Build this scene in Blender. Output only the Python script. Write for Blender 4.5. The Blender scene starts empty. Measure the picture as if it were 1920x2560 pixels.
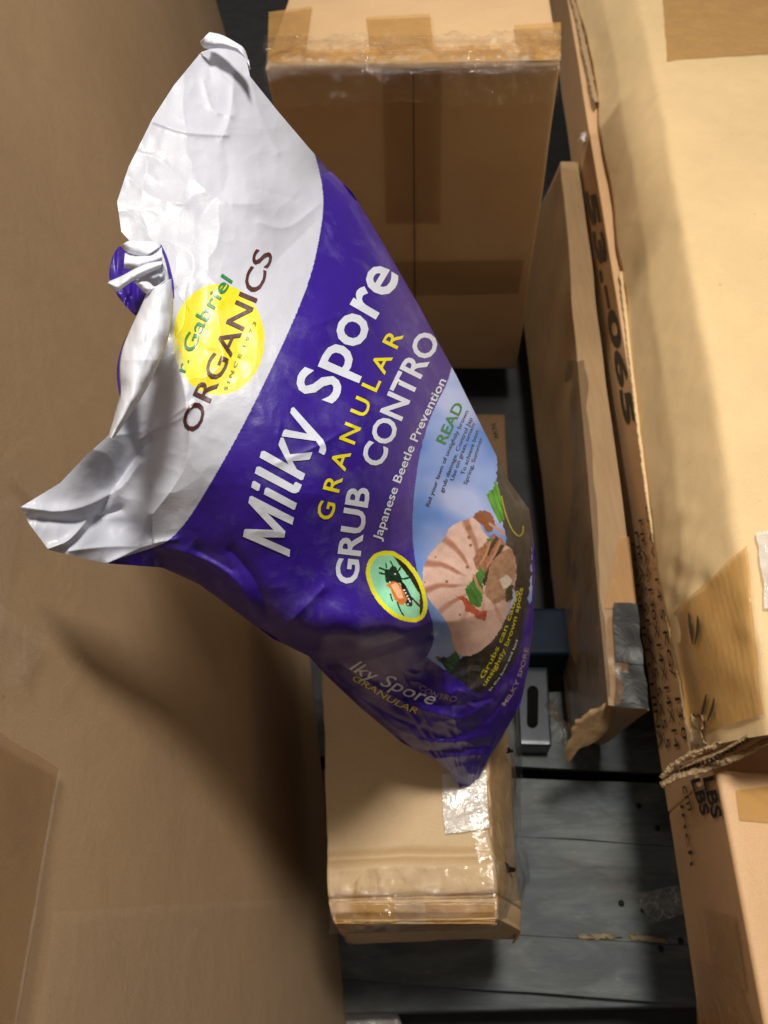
import bpy, bmesh, math, random
import numpy as np
from mathutils import Vector, Matrix

# ------------------------------------------------------------------ camera
sc = bpy.context.scene
F = 1849.0; CX, CY = 960.0, 1280.0; H = 1.55
NADIR = (1052.0, 2600.0)
dz = Vector((NADIR[0]-CX, -(NADIR[1]-CY), -F)).normalized()      # straight down, in camera axes
Zc = -dz
Xc = (Vector((1, 0, 0)) - Zc*Zc.x).normalized()
Yc = Zc.cross(Xc)
ROT = Matrix((Xc, Yc, Zc))                                        # camera axes -> world
cam_d = bpy.data.cameras.new("camera"); cam = bpy.data.objects.new("camera", cam_d)
sc.collection.objects.link(cam); sc.camera = cam
cam.matrix_world = Matrix.Translation((0, 0, H)) @ ROT.to_4x4()
cam_d.sensor_fit = 'VERTICAL'; cam_d.sensor_height = 36; cam_d.sensor_width = 27; cam_d.lens = 26.0
cam_d.clip_start = .01; cam_d.clip_end = 50
cam_d.dof.use_dof = True; cam_d.dof.focus_distance = .60; cam_d.dof.aperture_fstop = 9.0

# ------------------------------------------------------------------ light
w = bpy.data.worlds.new("World"); sc.world = w; w.use_nodes = True
w.node_tree.nodes["Background"].inputs[0].default_value = (1.0, .90, .80, 1)
# indoor air: a pale ceiling overhead, darker hall walls towards the horizon
wt = w.node_tree; tc = wt.nodes.new('ShaderNodeTexCoord'); sx = wt.nodes.new('ShaderNodeSeparateXYZ'); mr_ = wt.nodes.new('ShaderNodeMapRange')
wt.links.new(tc.outputs['Generated'], sx.inputs[0]); wt.links.new(sx.outputs['Z'], mr_.inputs[0])
mr_.inputs[1].default_value = -.1; mr_.inputs[2].default_value = 1.; mr_.inputs[3].default_value = .05; mr_.inputs[4].default_value = .27
wt.links.new(mr_.outputs[0], wt.nodes["Background"].inputs[1])
def area(name, loc, target, sx, sy, power, col):
    l = bpy.data.lights.new(name, 'AREA'); l.shape = 'RECTANGLE'; l.size = sx; l.size_y = sy
    l.energy = power; l.color = col
    o = bpy.data.objects.new(name, l); sc.collection.objects.link(o); o.location = loc
    d = Vector(target)-Vector(loc); o.rotation_euler = d.to_track_quat('-Z', 'Y').to_euler()
    return o
area("ceiling_lamp", (.36, .80, 4.3), (0, .3, .6), .55, .55, 142, (1.0, .93, .83))
area("ceiling_lamp_far", (-2.0, 2.3, 3.8), (.3, .6, .4), .35, .8, 54, (1.0, .93, .84))
sc.view_settings.view_transform = 'Standard'; sc.view_settings.look = 'None'
sc.view_settings.exposure = 0; sc.view_settings.gamma = 1
sc.render.engine = 'CYCLES'
sc.render.resolution_x = 768; sc.render.resolution_y = 1024

# ------------------------------------------------------------------ helpers
RN = np.array([[ROT[i][j] for j in range(3)] for i in range(3)])
CAM = np.array([0, 0, H])
rng = random.Random(4)
def rays(px, py):
    px = np.asarray(px, float); py = np.asarray(py, float)
    d = np.stack([(px-CX)/F, -(py-CY)/F, -np.ones_like(px)], -1)
    return d @ RN.T
def at(px, py, depth):
    return CAM + rays(px, py)*np.asarray(depth)[..., None]
def hitz(px, py, z):
    d = rays(px, py); t = (np.asarray(z, float)-H)/d[..., 2]
    return CAM + d*t[..., None]
def hitp(px, py, p0, n):
    d = rays(px, py); t = ((np.asarray(p0)-CAM)@np.asarray(n))/(d@np.asarray(n))
    return CAM + d*t[..., None]
def srgb(r, g, b):
    f = lambda c: (c/255/12.92) if c/255 <= .04045 else ((c/255+.055)/1.055)**2.4
    return (f(r), f(g), f(b))

_perm = np.random.RandomState(7).rand(64, 64, 64)
def noise3(p):
    p = np.asarray(p, float); i = np.floor(p).astype(int); f = p-i; f = f*f*(3-2*f)
    r = 0
    for a in (0, 1):
        for b in (0, 1):
            for c in (0, 1):
                wgt = (f[..., 0] if a else 1-f[..., 0])*(f[..., 1] if b else 1-f[..., 1])*(f[..., 2] if c else 1-f[..., 2])
                r = r + wgt*_perm[(i[..., 0]+a) % 64, (i[..., 1]+b) % 64, (i[..., 2]+c) % 64]
    return r*2-1
def noise2(x, y, s=1., seed=0.):
    return noise3(np.stack([np.asarray(x)*s+11.3, np.asarray(y)*s+5.7, np.full_like(np.asarray(x, float), seed+.5)], -1))

def link(name, me, mat, parent=None, smooth=True):
    o = bpy.data.objects.new(name, me); sc.collection.objects.link(o)
    if mat and not me.materials: me.materials.append(mat)
    if smooth:
        me.polygons.foreach_set('use_smooth', [True]*len(me.polygons))
    if parent: o.parent = parent
    return o
def tag(o, label=None, cat=None, group=None, kind=None):
    if label: o['label'] = label
    if cat: o['category'] = cat
    if group: o['group'] = group
    if kind: o['kind'] = kind
    return o
def thing(name, label, cat, group=None):
    o = bpy.data.objects.new(name, None); sc.collection.objects.link(o); o.empty_display_size = .05
    return tag(o, label, cat, group)
def gridmesh(name, P, closeu=False):
    """P: (n, m, 3) array"""
    n, m = P.shape[:2]
    idx = np.arange(n*m).reshape(n, m)
    q = np.stack([idx[:-1, :-1], idx[1:, :-1], idx[1:, 1:], idx[:-1, 1:]], -1).reshape(-1, 4)
    if closeu:
        q = np.concatenate([q, np.stack([idx[-1, :-1], idx[0, :-1], idx[0, 1:], idx[-1, 1:]], -1).reshape(-1, 4)])
    return rawmesh(name, P.reshape(-1, 3), q)
def rawmesh(name, V, Q):
    me = bpy.data.meshes.new(name)
    V = np.ascontiguousarray(V, dtype=np.float32); Q = np.ascontiguousarray(Q, dtype=np.int32)
    me.vertices.add(len(V)); me.vertices.foreach_set('co', V.ravel())
    me.loops.add(Q.size); me.loops.foreach_set('vertex_index', Q.ravel())
    me.polygons.add(len(Q)); me.polygons.foreach_set('loop_start', np.arange(0, Q.size, Q.shape[1], dtype=np.int32))
    me.update(calc_edges=True); me.validate()
    return me
def lerp(a, b, t): return a+(b-a)*t
def poly_at(pts, t):
    pts = np.asarray(pts, float); d = np.r_[0, np.cumsum(np.linalg.norm(np.diff(pts, axis=0), axis=1))]
    d /= d[-1]
    return np.stack([np.interp(t, d, pts[:, k]) for k in range(pts.shape[1])], -1)
def smooth_poly(pts, n=200, it=3):
    p = np.asarray(pts, float)
    for _ in range(it):
        q = [p[0]]
        for a, b in zip(p[:-1], p[1:]): q += [a*.75+b*.25, a*.25+b*.75]
        q.append(p[-1]); p = np.array(q)
    return poly_at(p, np.linspace(0, 1, n))
def inpoly(x, y, poly):
    r = np.zeros(x.shape, bool); p = np.asarray(poly, float); j = len(p)-1
    for i in range(len(p)):
        xi, yi = p[i]; xj, yj = p[j]
        if yi != yj:
            r ^= ((yi > y) != (yj > y)) & (x < (xj-xi)*(y-yi)/(yj-yi)+xi)
        j = i
    return r
def dist_poly(x, y, pts):
    d = np.full(x.shape, 1e9); pts = np.asarray(pts, float)
    for a, b in zip(pts[:-1], pts[1:]):
        ab = b-a; L = (ab**2).sum()+1e-9
        t = np.clip(((x-a[0])*ab[0]+(y-a[1])*ab[1])/L, 0, 1)
        d = np.minimum(d, np.hypot(x-a[0]-t*ab[0], y-a[1]-t*ab[1]))
    return d

# ------------------------------------------------------------------ materials
class NT:
    def __init__(s, name):
        s.m = bpy.data.materials.new(name); s.m.use_nodes = True; s.t = s.m.node_tree
        s.b = s.t.nodes["Principled BSDF"]; s.o = s.t.nodes["Material Output"]
    def n(s, ty, **k):
        q = s.t.nodes.new(ty)
        for a, v in k.items():
            if a in q.inputs: q.inputs[a].default_value = v
            else: setattr(q, a, v)
        return q
    def l(s, a, b): s.t.links.new(a, b)
def ramp(nt, fac, stops):
    r = nt.n('ShaderNodeValToRGB'); e = r.color_ramp.elements
    while len(e) < len(stops): e.new(.5)
    for q, (p, c) in zip(e, stops): q.position = p; q.color = (*c, 1)
    nt.l(fac, r.inputs[0]); return r.outputs[0]
def noise_n(nt, vec, scale, detail=4, rough=.6, dist=0.):
    q = nt.n('ShaderNodeTexNoise', Scale=scale, Detail=detail, Roughness=rough, Distortion=dist)
    if vec is not None: nt.l(vec, q.inputs['Vector'])
    return q.outputs['Fac']
def mapping(nt, scale=(1, 1, 1), rot=(0, 0, 0)):
    c = nt.n('ShaderNodeTexCoord'); m = nt.n('ShaderNodeMapping')
    m.inputs['Scale'].default_value = scale; m.inputs['Rotation'].default_value = rot
    nt.l(c.outputs['Object'], m.inputs['Vector']); return m.outputs[0]
def mix(nt, f, a, b, mode='MIX'):
    m = nt.n('ShaderNodeMix', data_type='RGBA', blend_type=mode)
    for sock, v in ((m.inputs[0], f), (m.inputs[6], a), (m.inputs[7], b)):
        if isinstance(v, (int, float)): sock.default_value = v
        elif isinstance(v, tuple): sock.default_value = (*v, 1)
        else: nt.l(v, sock)
    return m.outputs[2]
def bump(nt, h, strength=.3, dist=.001, prev=None):
    b = nt.n('ShaderNodeBump', Strength=strength, Distance=dist); nt.l(h, b.inputs['Height'])
    if prev: nt.l(prev, b.inputs['Normal'])
    return b.outputs[0]

def cardboard(name, c, flute=(1, 0, 0), rough=.62, stain=.35, flute_s=.22, freq=160, plain_=False):
    nt = NT(name)
    v = mapping(nt)
    n1 = noise_n(nt, v, 3.2, 5, .6, .4)
    n2 = noise_n(nt, v, 14, 4, .6, .5) if plain_ else noise_n(nt, mapping(nt, (1 if flute[0] else 14, 1 if flute[1] else 14, 1 if flute[2] else 14)), 9, 4, .65)
    n3 = noise_n(nt, v, 900, 2, .7)
    kd, kl = (.84, 1.08) if plain_ else (.68, 1.18)
    dark = tuple(x*kd for x in c); lite = tuple(min(1, x*kl) for x in c)
    col = ramp(nt, n1, [(.25, dark), (.55, c), (.8, lite)])
    col = mix(nt, .35*stain/.35, col, ramp(nt, n2, [(.3, dark), (.7, lite)]))
    col = mix(nt, .35, col, ramp(nt, n3, [(.35, tuple(x*.7 for x in c)), (.65, tuple(min(1, x*1.25) for x in c))]))
    sp = noise_n(nt, v, 55, 3, .7)
    col = mix(nt, ramp(nt, sp, [(.70, (0, 0, 0)), (.76, (.5, .5, .5))]), col, tuple(x*.45 for x in c))
    nt.l(col, nt.b.inputs['Base Color'])
    nt.b.inputs['Roughness'].default_value = rough
    nt.b.inputs['Specular IOR Level'].default_value = .35
    wv = nt.n('ShaderNodeTexWave', Scale=freq/6.28, Distortion=.6, Detail=1)
    wv.bands_direction = 'X' if flute[1] or flute[2] else 'Y'
    nt.l(mapping(nt), wv.inputs['Vector'])
    b = bump(nt, wv.outputs['Fac'], flute_s*.5, .0006)
    b = bump(nt, n2, .5, .0022, b); b = bump(nt, noise_n(nt, v, 2.3, 5, .6, .3), .12, .010, b)
    b = bump(nt, n3, .25, .0004, b)
    nt.l(b, nt.b.inputs['Normal'])
    return nt.m
def tape(name, c, alpha=.55, rough=.16, wr=.5, kv=.8):
    nt = NT(name)
    v = mapping(nt)
    n1 = noise_n(nt, v, 30, 4, .55, 1.2); n2 = noise_n(nt, v, 9, 2, .5)
    nt.l(ramp(nt, n1, [(.3, tuple(x*kv for x in c)), (.7, c)]), nt.b.inputs['Base Color'])
    nt.b.inputs['Roughness'].default_value = rough
    nt.b.inputs['Alpha'].default_value = alpha
    b = bump(nt, n1, wr, .004); b = bump(nt, n2, wr, .008, b)
    nt.l(b, nt.b.inputs['Normal'])
    return nt.m
def film(name, hi=.70, bs=1.):
    nt = NT(name); v = mapping(nt)
    tr = nt.n('ShaderNodeBsdfTransparent'); gl = nt.n('ShaderNodeBsdfGlossy', Roughness=.09)
    mx = nt.n('ShaderNodeMixShader'); lw = nt.n('ShaderNodeLayerWeight', Blend=.28)
    n1 = noise_n(nt, v, 26, 5, .62, 1.5); n2 = noise_n(nt, v, 90, 3, .6, .5)
    b = bump(nt, n1, bs, .010); b = bump(nt, n2, .6, .002, b)
    nt.l(b, gl.inputs['Normal']); nt.l(b, lw.inputs['Normal'])
    gl.inputs['Color'].default_value = (1, 1, 1, 1)
    mr = nt.n('ShaderNodeMapRange'); mr.inputs[3].default_value = .04; mr.inputs[4].default_value = hi
    nt.l(lw.outputs['Fresnel'], mr.inputs[0])
    nt.l(mr.outputs[0], mx.inputs[0]); nt.l(tr.outputs[0], mx.inputs[1]); nt.l(gl.outputs[0], mx.inputs[2])
    nt.l(mx.outputs[0], nt.o.inputs['Surface'])
    return nt.m
def plain(name, c, rough=.5, metal=0., spec=.5, var=.15, scale=20, bmp=.1, bd=.001):
    nt = NT(name); n1 = noise_n(nt, mapping(nt), scale, 4, .6)
    nt.l(ramp(nt, n1, [(.3, tuple(x*(1-var) for x in c)), (.7, tuple(min(1, x*(1+var)) for x in c))]), nt.b.inputs['Base Color'])
    nt.b.inputs['Roughness'].default_value = rough; nt.b.inputs['Metallic'].default_value = metal
    nt.b.inputs['Specular IOR Level'].default_value = spec
    if bmp: nt.l(bump(nt, n1, bmp, bd), nt.b.inputs['Normal'])
    return nt.m

M = {}
M['card_left'] = cardboard('card_left', srgb(174, 146, 114), (0, 1, 0), .6, plain_=True)
M['card_back'] = cardboard('card_back', srgb(196, 164, 124), (1, 0, 0), .55, flute_s=.12, plain_=True)
M['card_small'] = cardboard('card_small', srgb(192, 164, 124), (1, 0, 0), .55, flute_s=.12, plain_=True)
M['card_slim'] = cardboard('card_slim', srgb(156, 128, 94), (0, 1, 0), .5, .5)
M['card_text'] = cardboard('card_text', srgb(206, 167, 124), (0, 1, 0), .55, flute_s=.12, plain_=True)
M['card_torn'] = cardboard('card_torn', srgb(218, 190, 143), (1, 0, 0), .55, flute_s=.12, plain_=True)
M['card_gap'] = cardboard('card_gap', srgb(92, 68, 42), (1, 0, 0), .6)  # brown darkened to put the gap's deep shade into the colour
M['card_under'] = cardboard('card_under', srgb(205, 150, 90), (0, 1, 0), .5)
M['torn_edge'] = cardboard('torn_edge', srgb(172, 146, 112), (1, 0, 0), .85, .8)
M['torn_dark'] = cardboard('torn_dark', srgb(120, 98, 74), (1, 0, 0), .9, .8)
M['tape_buff'] = tape('tape_buff', srgb(196, 150, 84), .62, .2, .35)
M['tape_amber'] = tape('tape_amber', srgb(198, 152, 82), .62, .16, .18, .94)
M['tape_faint'] = tape('tape_faint', srgb(150, 112, 70), .35, .3, .3)
M['tape_haze'] = tape('tape_haze', srgb(205, 190, 170), .09, .3, .5)
M['tape_lit'] = tape('tape_lit', srgb(214, 160, 98), .35, .3, .2)  # tape whose orange also paints in the brighter lit card
M['scuff'] = tape('scuff', srgb(190, 170, 145), .16, .4, .8)
M['tape_clear'] = tape('tape_clear', srgb(225, 215, 195), .22, .12, .8)
M['tape_shiny'] = tape('tape_shiny', srgb(235, 232, 228), .6, .16, 1.)  # whitish colour; on the tapes it paints in lamp glints
M['tape_black'] = tape('tape_black', srgb(10, 10, 13), 1., .46, .35)
M['film'] = film('film'); M['film_soft'] = film('film_soft', .5, .35)
M['ink'] = plain('ink', srgb(26, 24, 26), .55, var=.4, scale=300)
M['ink_soft'] = plain('ink_soft', srgb(70, 58, 46), .5, var=.3, scale=200)
M['black'] = plain('black', srgb(9, 9, 10), .8, spec=.05)
M['metal'] = plain('metal', srgb(44, 48, 54), .3, .5, var=.15, scale=12)  # metal colour darkened, with the gap's shade painted in
M['blue'] = plain('blue', srgb(8, 22, 36), .6, spec=.15, var=.3, scale=15)  # blue taken near black; the gap's shade sits in the colour
M['concrete'] = plain('concrete', srgb(40, 41, 43), .8, var=.3, scale=14, bmp=.3, bd=.003)  # floor grey darkened to carry the shade of the gap
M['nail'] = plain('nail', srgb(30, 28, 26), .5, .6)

def plankmat():
    nt = NT('plank_paint'); 
    v = mapping(nt, (1, 9, 9)); v0 = mapping(nt)
    n1 = noise_n(nt, v, 7, 6, .65, .3); n2 = noise_n(nt, v0, 6, 4, .6); n3 = noise_n(nt, mapping(nt, (1, 5, 5)), 16, 5, .7, .5)
    c = ramp(nt, n1, [(.25, srgb(58, 66, 70)), (.5, srgb(88, 96, 98)), (.75, srgb(116, 120, 118))])
    c = mix(nt, .5, c, ramp(nt, n2, [(.3, srgb(58, 74, 84)), (.55, srgb(88, 94, 92)), (.75, srgb(112, 106, 98))]))
    c = mix(nt, ramp(nt, n3, [(.60, (0, 0, 0)), (.72, (.8, .8, .8))]), c, srgb(134, 124, 104))
    n4 = noise_n(nt, mapping(nt, (1, 3, 3)), 3.5, 5, .7, .8)
    c = mix(nt, ramp(nt, n4, [(.42, (.65, .65, .65)), (.58, (0, 0, 0))]), c, srgb(46, 52, 56))
    nt.l(c, nt.b.inputs['Base Color']); nt.b.inputs['Roughness'].default_value = .62
    b = bump(nt, n1, .6, .003); b = bump(nt, n3, .4, .001, b); nt.l(b, nt.b.inputs['Normal'])
    return nt.m
M['plank'] = plankmat()
M['raw_wood'] = plain('raw_wood', srgb(128, 112, 86), .8, var=.35, scale=40, bmp=.5, bd=.002)

# bag film print: colour attribute is the flat printed design, with light painted into the rim
def bagmat():
    nt = NT('bag_print')
    a = nt.n('ShaderNodeAttribute', attribute_name='print')
    v = mapping(nt)
    d1 = noise_n(nt, v, 26, 5, .65, .6); d2 = noise_n(nt, v, 140, 3, .6)
    dust = nt.n('ShaderNodeMath', operation='MULTIPLY')
    nt.l(ramp(nt, d1, [(.50, (0, 0, 0)), (.72, (1, 1, 1))]), dust.inputs[0]); nt.l(d2, dust.inputs[1])
    dm = nt.n('ShaderNodeMath', operation='MULTIPLY'); nt.l(dust.outputs[0], dm.inputs[0]); dm.inputs[1].default_value = .20
    nt.l(mix(nt, dm.outputs[0], a.outputs['Color'], srgb(190, 185, 200)), nt.b.inputs['Base Color'])
    nt.b.inputs['Roughness'].default_value = .40
    nt.b.inputs['Specular IOR Level'].default_value = .32
    nt.b.inputs['Coat Weight'].default_value = .08; nt.b.inputs['Coat Roughness'].default_value = .12
    n1 = noise_n(nt, v, 16, 4, .55, .8); n2 = noise_n(nt, v, 60, 3, .55, .4); n3 = noise_n(nt, v, 420, 2, .5)
    b = bump(nt, n1, .12, .005); b = bump(nt, n2, .14, .0010, b); b = bump(nt, n3, .32, .0004, b)
    nt.l(b, nt.b.inputs['Normal'])
    return nt.m
M['bag'] = bagmat()
def inkmat(name, c):
    m = M['bag'].copy(); m.name = name; t = m.node_tree
    for q in t.nodes:
        if q.type == 'MIX':
            for l in list(q.inputs[6].links): t.links.remove(l)
            q.inputs[6].default_value = (*c, 1)
    return m
M['p_white'] = inkmat('print_white', srgb(212, 218, 232))
M['p_yellow'] = inkmat('print_yellow', srgb(226, 214, 8))
M['p_brown'] = inkmat('print_brown', srgb(74, 34, 32))
M['p_green'] = inkmat('print_green', srgb(20, 125, 60))
M['p_black'] = inkmat('print_black', srgb(30, 45, 80))
M['p_olive'] = inkmat('print_olive', srgb(120, 125, 20))
M['p_white_shade'] = inkmat('print_white_shade', srgb(170, 150, 140))  # white lettering with the shade painted into its colour
M['p_mustard'] = inkmat('print_mustard', srgb(190, 175, 20))
M['p_lawn'] = inkmat('print_lawn', srgb(200, 190, 30))

# ------------------------------------------------------------------ text
_capcache = {}
def text_arr(s, bold=.0, shear=0.):
    cu = bpy.data.curves.new('t', 'FONT'); cu.body = s; cu.size = 1; cu.offset = bold; cu.resolution_u = 3; cu.shear = shear
    o = bpy.data.objects.new('t', cu); sc.collection.objects.link(o)
    dg = bpy.context.evaluated_depsgraph_get(); me = bpy.data.meshes.new_from_object(o.evaluated_get(dg))
    sc.collection.objects.unlink(o); bpy.data.objects.remove(o); return me
def lettering(name, s, base, cap, lift, mat, parent, bold=.012, shear=0., seg=.12, label=None, wobble=0.):
    """base: baseline polyline in print coordinates; cap: cap height (or (start,end)); lift(x,y)->3-D points"""
    me = text_arr(s, bold, shear)
    bm = bmesh.new(); bm.from_mesh(me); bpy.data.meshes.remove(me)
    for _ in range(4):
        es = [e for e in bm.edges if e.calc_length() > seg]
        if not es: break
        bmesh.ops.subdivide_edges(bm, edges=es, cuts=1)
        bmesh.ops.triangulate(bm, faces=[f for f in bm.faces if len(f.verts) > 3])
    co = np.array([v.co for v in bm.verts]); x0, x1 = co[:, 0].min(), co[:, 0].max()
    base = smooth_poly(base, 120, 2) if len(base) > 2 else np.asarray(base, float)
    t = (co[:, 0]-x0)/(x1-x0); P = poly_at(base, t)
    e = .02; T = poly_at(base, np.clip(t+e, 0, 1))-poly_at(base, np.clip(t-e, 0, 1)); T /= np.linalg.norm(T, axis=1)[:, None]
    N = np.stack([T[:, 1], -T[:, 0]], -1)                 # "up" of the letters
    c = cap if isinstance(cap, (int, float)) else lerp(cap[0], cap[1], t)
    h = co[:, 1]/.73*c
    Q = P+N*h[:, None]
    W = lift(Q[:, 0], Q[:, 1])
    for v, p in zip(bm.verts, W): v.co = Vector(p)
    m2 = bpy.data.meshes.new(name); bm.to_mesh(m2); bm.free()
    o = link(name, m2, mat, parent)
    if label: o['label'] = label
    return o

# ------------------------------------------------------------------ cartons
def shift_noise(V, amp, s=6., seed=0.):
    V = np.asarray(V, float)
    return V + amp*np.stack([noise3(V*s+seed), noise3(V*s+seed+17.1), noise3(V*s+seed+31.7)], -1)
def face_grid(a, b, c, d, n, m, fn=None):
    """a-b top edge, d-c bottom edge"""
    u = np.linspace(0, 1, n)[:, None, None]; v = np.linspace(0, 1, m)[None, :, None]
    return (1-v)*((1-u)*a+u*b)+v*((1-u)*d+u*c)
def hexa(name, T, B, mat, parent=None, n=26, amp=.003, s=6., bev=.004, seed=0.):
    """T: 4 top corners (front-left, front-right, back-right, back-left), B: 4 bottom corners"""
    T = [np.asarray(p, float) for p in T]; B = [np.asarray(p, float) for p in B]
    bm = bmesh.new()
    quads = [(T[0], T[1], T[2], T[3])]+[(T[(i+1) % 4], T[i], B[i], B[(i+1) % 4]) for i in range(4)]+[(B[0], B[3], B[2], B[1])]
    for a, b, c, d in quads:
        G = face_grid(a, b, c, d, n, n)
        vs = [[bm.verts.new(G[i, j]) for j in range(n)] for i in range(n)]
        for i in range(n-1):
            for j in range(n-1): bm.faces.new((vs[i][j], vs[i+1][j], vs[i+1][j+1], vs[i][j+1]))
    bmesh.ops.remove_doubles(bm, verts=bm.verts, dist=1e-5)
    bmesh.ops.recalc_face_normals(bm, faces=bm.faces)
    V = np.array([v.co for v in bm.verts]); V = shift_noise(V, amp, s, seed)
    for v, p in zip(bm.verts, V): v.co = Vector(p)
    me = bpy.data.meshes.new(name); bm.to_mesh(me); bm.free()
    o = link(name, me, mat, parent)
    if bev:
        md = o.modifiers.new('b', 'BEVEL'); md.width = bev; md.segments = 3; md.limit_method = 'ANGLE'; md.angle_limit = math.radians(40)
    return o
def sheet(name, pts_px, liftf, mat, parent, n=24, thick=0., amp=0., s=30., label=None):
    """quad patch laid on a surface: pts_px = 4 corners in order; liftf -> 3-D"""
    p = [np.asarray(q, float) for q in pts_px]
    G = face_grid(p[0], p[1], p[2], p[3], n, n)
    P = liftf(G[..., 0], G[..., 1])
    if amp: P = shift_noise(P, amp, s)
    o = link(name, gridmesh(name, P), mat, parent)
    if label: o['label'] = label
    return o
def plane_of(a, b, c):
    n = np.cross(np.asarray(b)-a, np.asarray(c)-a); return np.asarray(a), n/np.linalg.norm(n)
def on_plane(pl, off=.0006):
    """lift a picture ray to the plane, a little on the camera's side"""
    p0, n = pl; n = n if (CAM-p0)@n > 0 else -n
    return lambda x, y: hitp(x, y, p0+n*off, n)

# ---- big carton on the left: a tall leaning side
f0 = hitz(872, 2600, 0.); f1 = hitz(704, 925, 0.)
dirf = f1-f0; dirf /= np.linalg.norm(dirf)
LEAN = .12
upv = np.array([-LEAN, 0, 1.])
A0 = f0-dirf*.9; A1 = f0+dirf*3.0
Bk = np.array([-dirf[1], dirf[0], 0])*1.0
t_ = thing('large_carton', 'huge plain brown carton whose leaning side fills the left of the picture', 'carton')
hL = 1.66
hexa('carton_body', [A0+upv*hL+Bk, A0+upv*hL, A1+upv*hL, A1+upv*hL+Bk], [A0+Bk, A0, A1, A1+Bk], M['card_left'], t_, n=60, amp=.006, s=3.5, bev=.006)
plL = plane_of(A0, A1, A0+upv)
L_on = on_plane(plL, .008)
sheet('tape_strip', [(-40, 1800), (148, 1925), (20, 2700), (-200, 2700)], L_on, M['tape_faint'], t_, amp=.001)
sheet('tape_strip', [(-60, 1230), (60, 1240), (-20, 1700), (-160, 1700)], L_on, M['tape_haze'], t_, amp=.003)
sheet('tape_strip', [(-60, 1480), (120, 1590), (60, 1700), (-60, 1760)], on_plane(plL, .009), M['tape_haze'], t_, amp=.003)
sheet('tape_strip', [(136, 2280), (850, 2238), (900, 2700), (60, 2700)], on_plane(plL, .0085), M['tape_haze'], t_, n=30, amp=.001)  # added pale sheet, not tape; its upper edge paints a crease

sheet('pale_edge', [(146, 1924), (152, 1926), (26, 2640), (18, 2640)], on_plane(plL, .0100), M['tape_clear'], t_, n=30, amp=.0006)  # thin pale line marking the tape's edge
for (q) in ([(30, 1640), (90, 1600), (100, 1612), (40, 1668)], [(60, 1560), (80, 1566), (66, 1690), (52, 1690)], [(10, 1130), (110, 1240), (96, 1256), (0, 1160)], [(205, 1640), (212, 1644), (150, 1740), (142, 1734)]):
    sheet('scuff', q, on_plane(plL, .0095), M['scuff'], t_, n=12, amp=.001)
# ---- back carton
def corner(px, py, z): return hitz(px, py, z)
zb = .925
bl, br = corner(664, 168, zb), corner(1404, 156, zb)
back = np.array([-(br-bl)[1], (br-bl)[0], 0]); back = back/np.linalg.norm(back)*.55
t_ = thing('tall_carton', 'tall tan carton at the top with buff tape on its lid and a dark front', 'carton')
bbl, bbr = bl.copy(), br.copy()
ff = corner(1290, 925, 0.); bbr = np.array([ff[0], ff[1], 0.]); bbl = bbr+(bl-br)*1.0; bbl[2] = 0.
hexa('carton_body', [bl, br, br+back, bl+back], [bbl, bbr, bbr+back, bbl+back], M['card_back'], t_, n=40, amp=.004, s=5, bev=.006)
plT = (bl, np.array([0, 0, 1.])); plF = plane_of(bl, br, bbr)
T_on = on_plane(plT, .006); Fr_on = on_plane(plF, .006)
for q in ([(672, 30), (780, 15), (765, 125), (668, 152)], [(915, 42), (1075, 34), (1085, 118), (925, 130)],
          [(1285, 62), (1402, 55), (1402, 140), (1300, 148)], [(676, 128), (1400, 108), (1400, 150), (672, 160)]):
    sheet('tape_patch', q, on_plane(plT, .0062+.0004*rng.random()), M['tape_buff'], t_, n=12)
sheet('tape_strip', [(955, 172), (1105, 170), (1100, 560), (965, 560)], Fr_on, M['tape_faint'], t_)
sheet('seam', [(1032, 175), (1035, 175), (1039, 900), (1036, 900)], on_plane(plF, .0072), M['ink_soft'], t_)
sheet('tape_strip', [(780, 660), (1310, 650), (1296, 735), (780, 745)], on_plane(plF, .0066), M['tape_faint'], t_)
# shrink film along its front edge
rows = []
for k, (yy, zz, on) in enumerate([(96, 0, T_on), (120, 0, T_on), (140, 0, T_on), (154, 0, T_on)]):
    xs = np.linspace(662, 1406, 260); rows.append(on(xs, np.full_like(xs, yy)-.016*(xs-662))+np.array([0, 0, .003]))
for z in (.920, .910, .890, .865):
    xs = np.linspace(662, 1406, 260); e = T_on(xs, np.full_like(xs, 166)-.016*(xs-662)); e[:, 2] = z
    e[:, 1] -= .010; rows.append(e)
R = poly_at(np.array(rows).reshape(len(rows), -1), np.linspace(0, 1, 34)).reshape(34, 260, 3)
R = shift_noise(R, .006, 40); R = shift_noise(R, .003, 120)
link('shrink_film', gridmesh('shrink_film', R), M['film'], t_)

sheet('pale_edge', [(666, 146), (1402, 134), (1403, 150), (666, 166)], T_on, M['tape_clear'], t_, n=140, amp=.0018, s=90)  # added pale strip, paints white glints on the film's edge
# ---- small carton in the gap, crushed end toward the camera
zs = .50
t_ = thing('crushed_carton', 'small tan carton under the bag tip, end crushed inside clear film', 'carton')
prof = [(1380, 800, 1200, zs), (1700, 806, 1210, zs), (2128, 817, 1229, zs), (2150, 818, 1231, zs-.006), (2160, 818, 1232, zs+.001), (2172, 818, 1233, zs+.004),
        (2230, 821, 1240, zs), (2243, 822, 1240, zs-.004), (2250, 822, 1241, zs-.016), (2258, 823, 1242, zs-.006), (2280, 828, 1242, zs-.008), (2300, 833, 1242, zs-.02),
        (2308, 838, 1241, zs-.012), (2322, 846, 1238, zs-.05), (2338, 856, 1234, zs-.13), (2350, 864, 1230, zs-.2), (2362, 872, 1226, .2)]
pts = []
for (y, xl, xr, z) in prof:
    xs = np.linspace(xl, xr, 90); ys = y-.035*(xs-xl)*(1 if y > 2000 else .5)
    pts.append(hitz(xs, ys, z))
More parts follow.
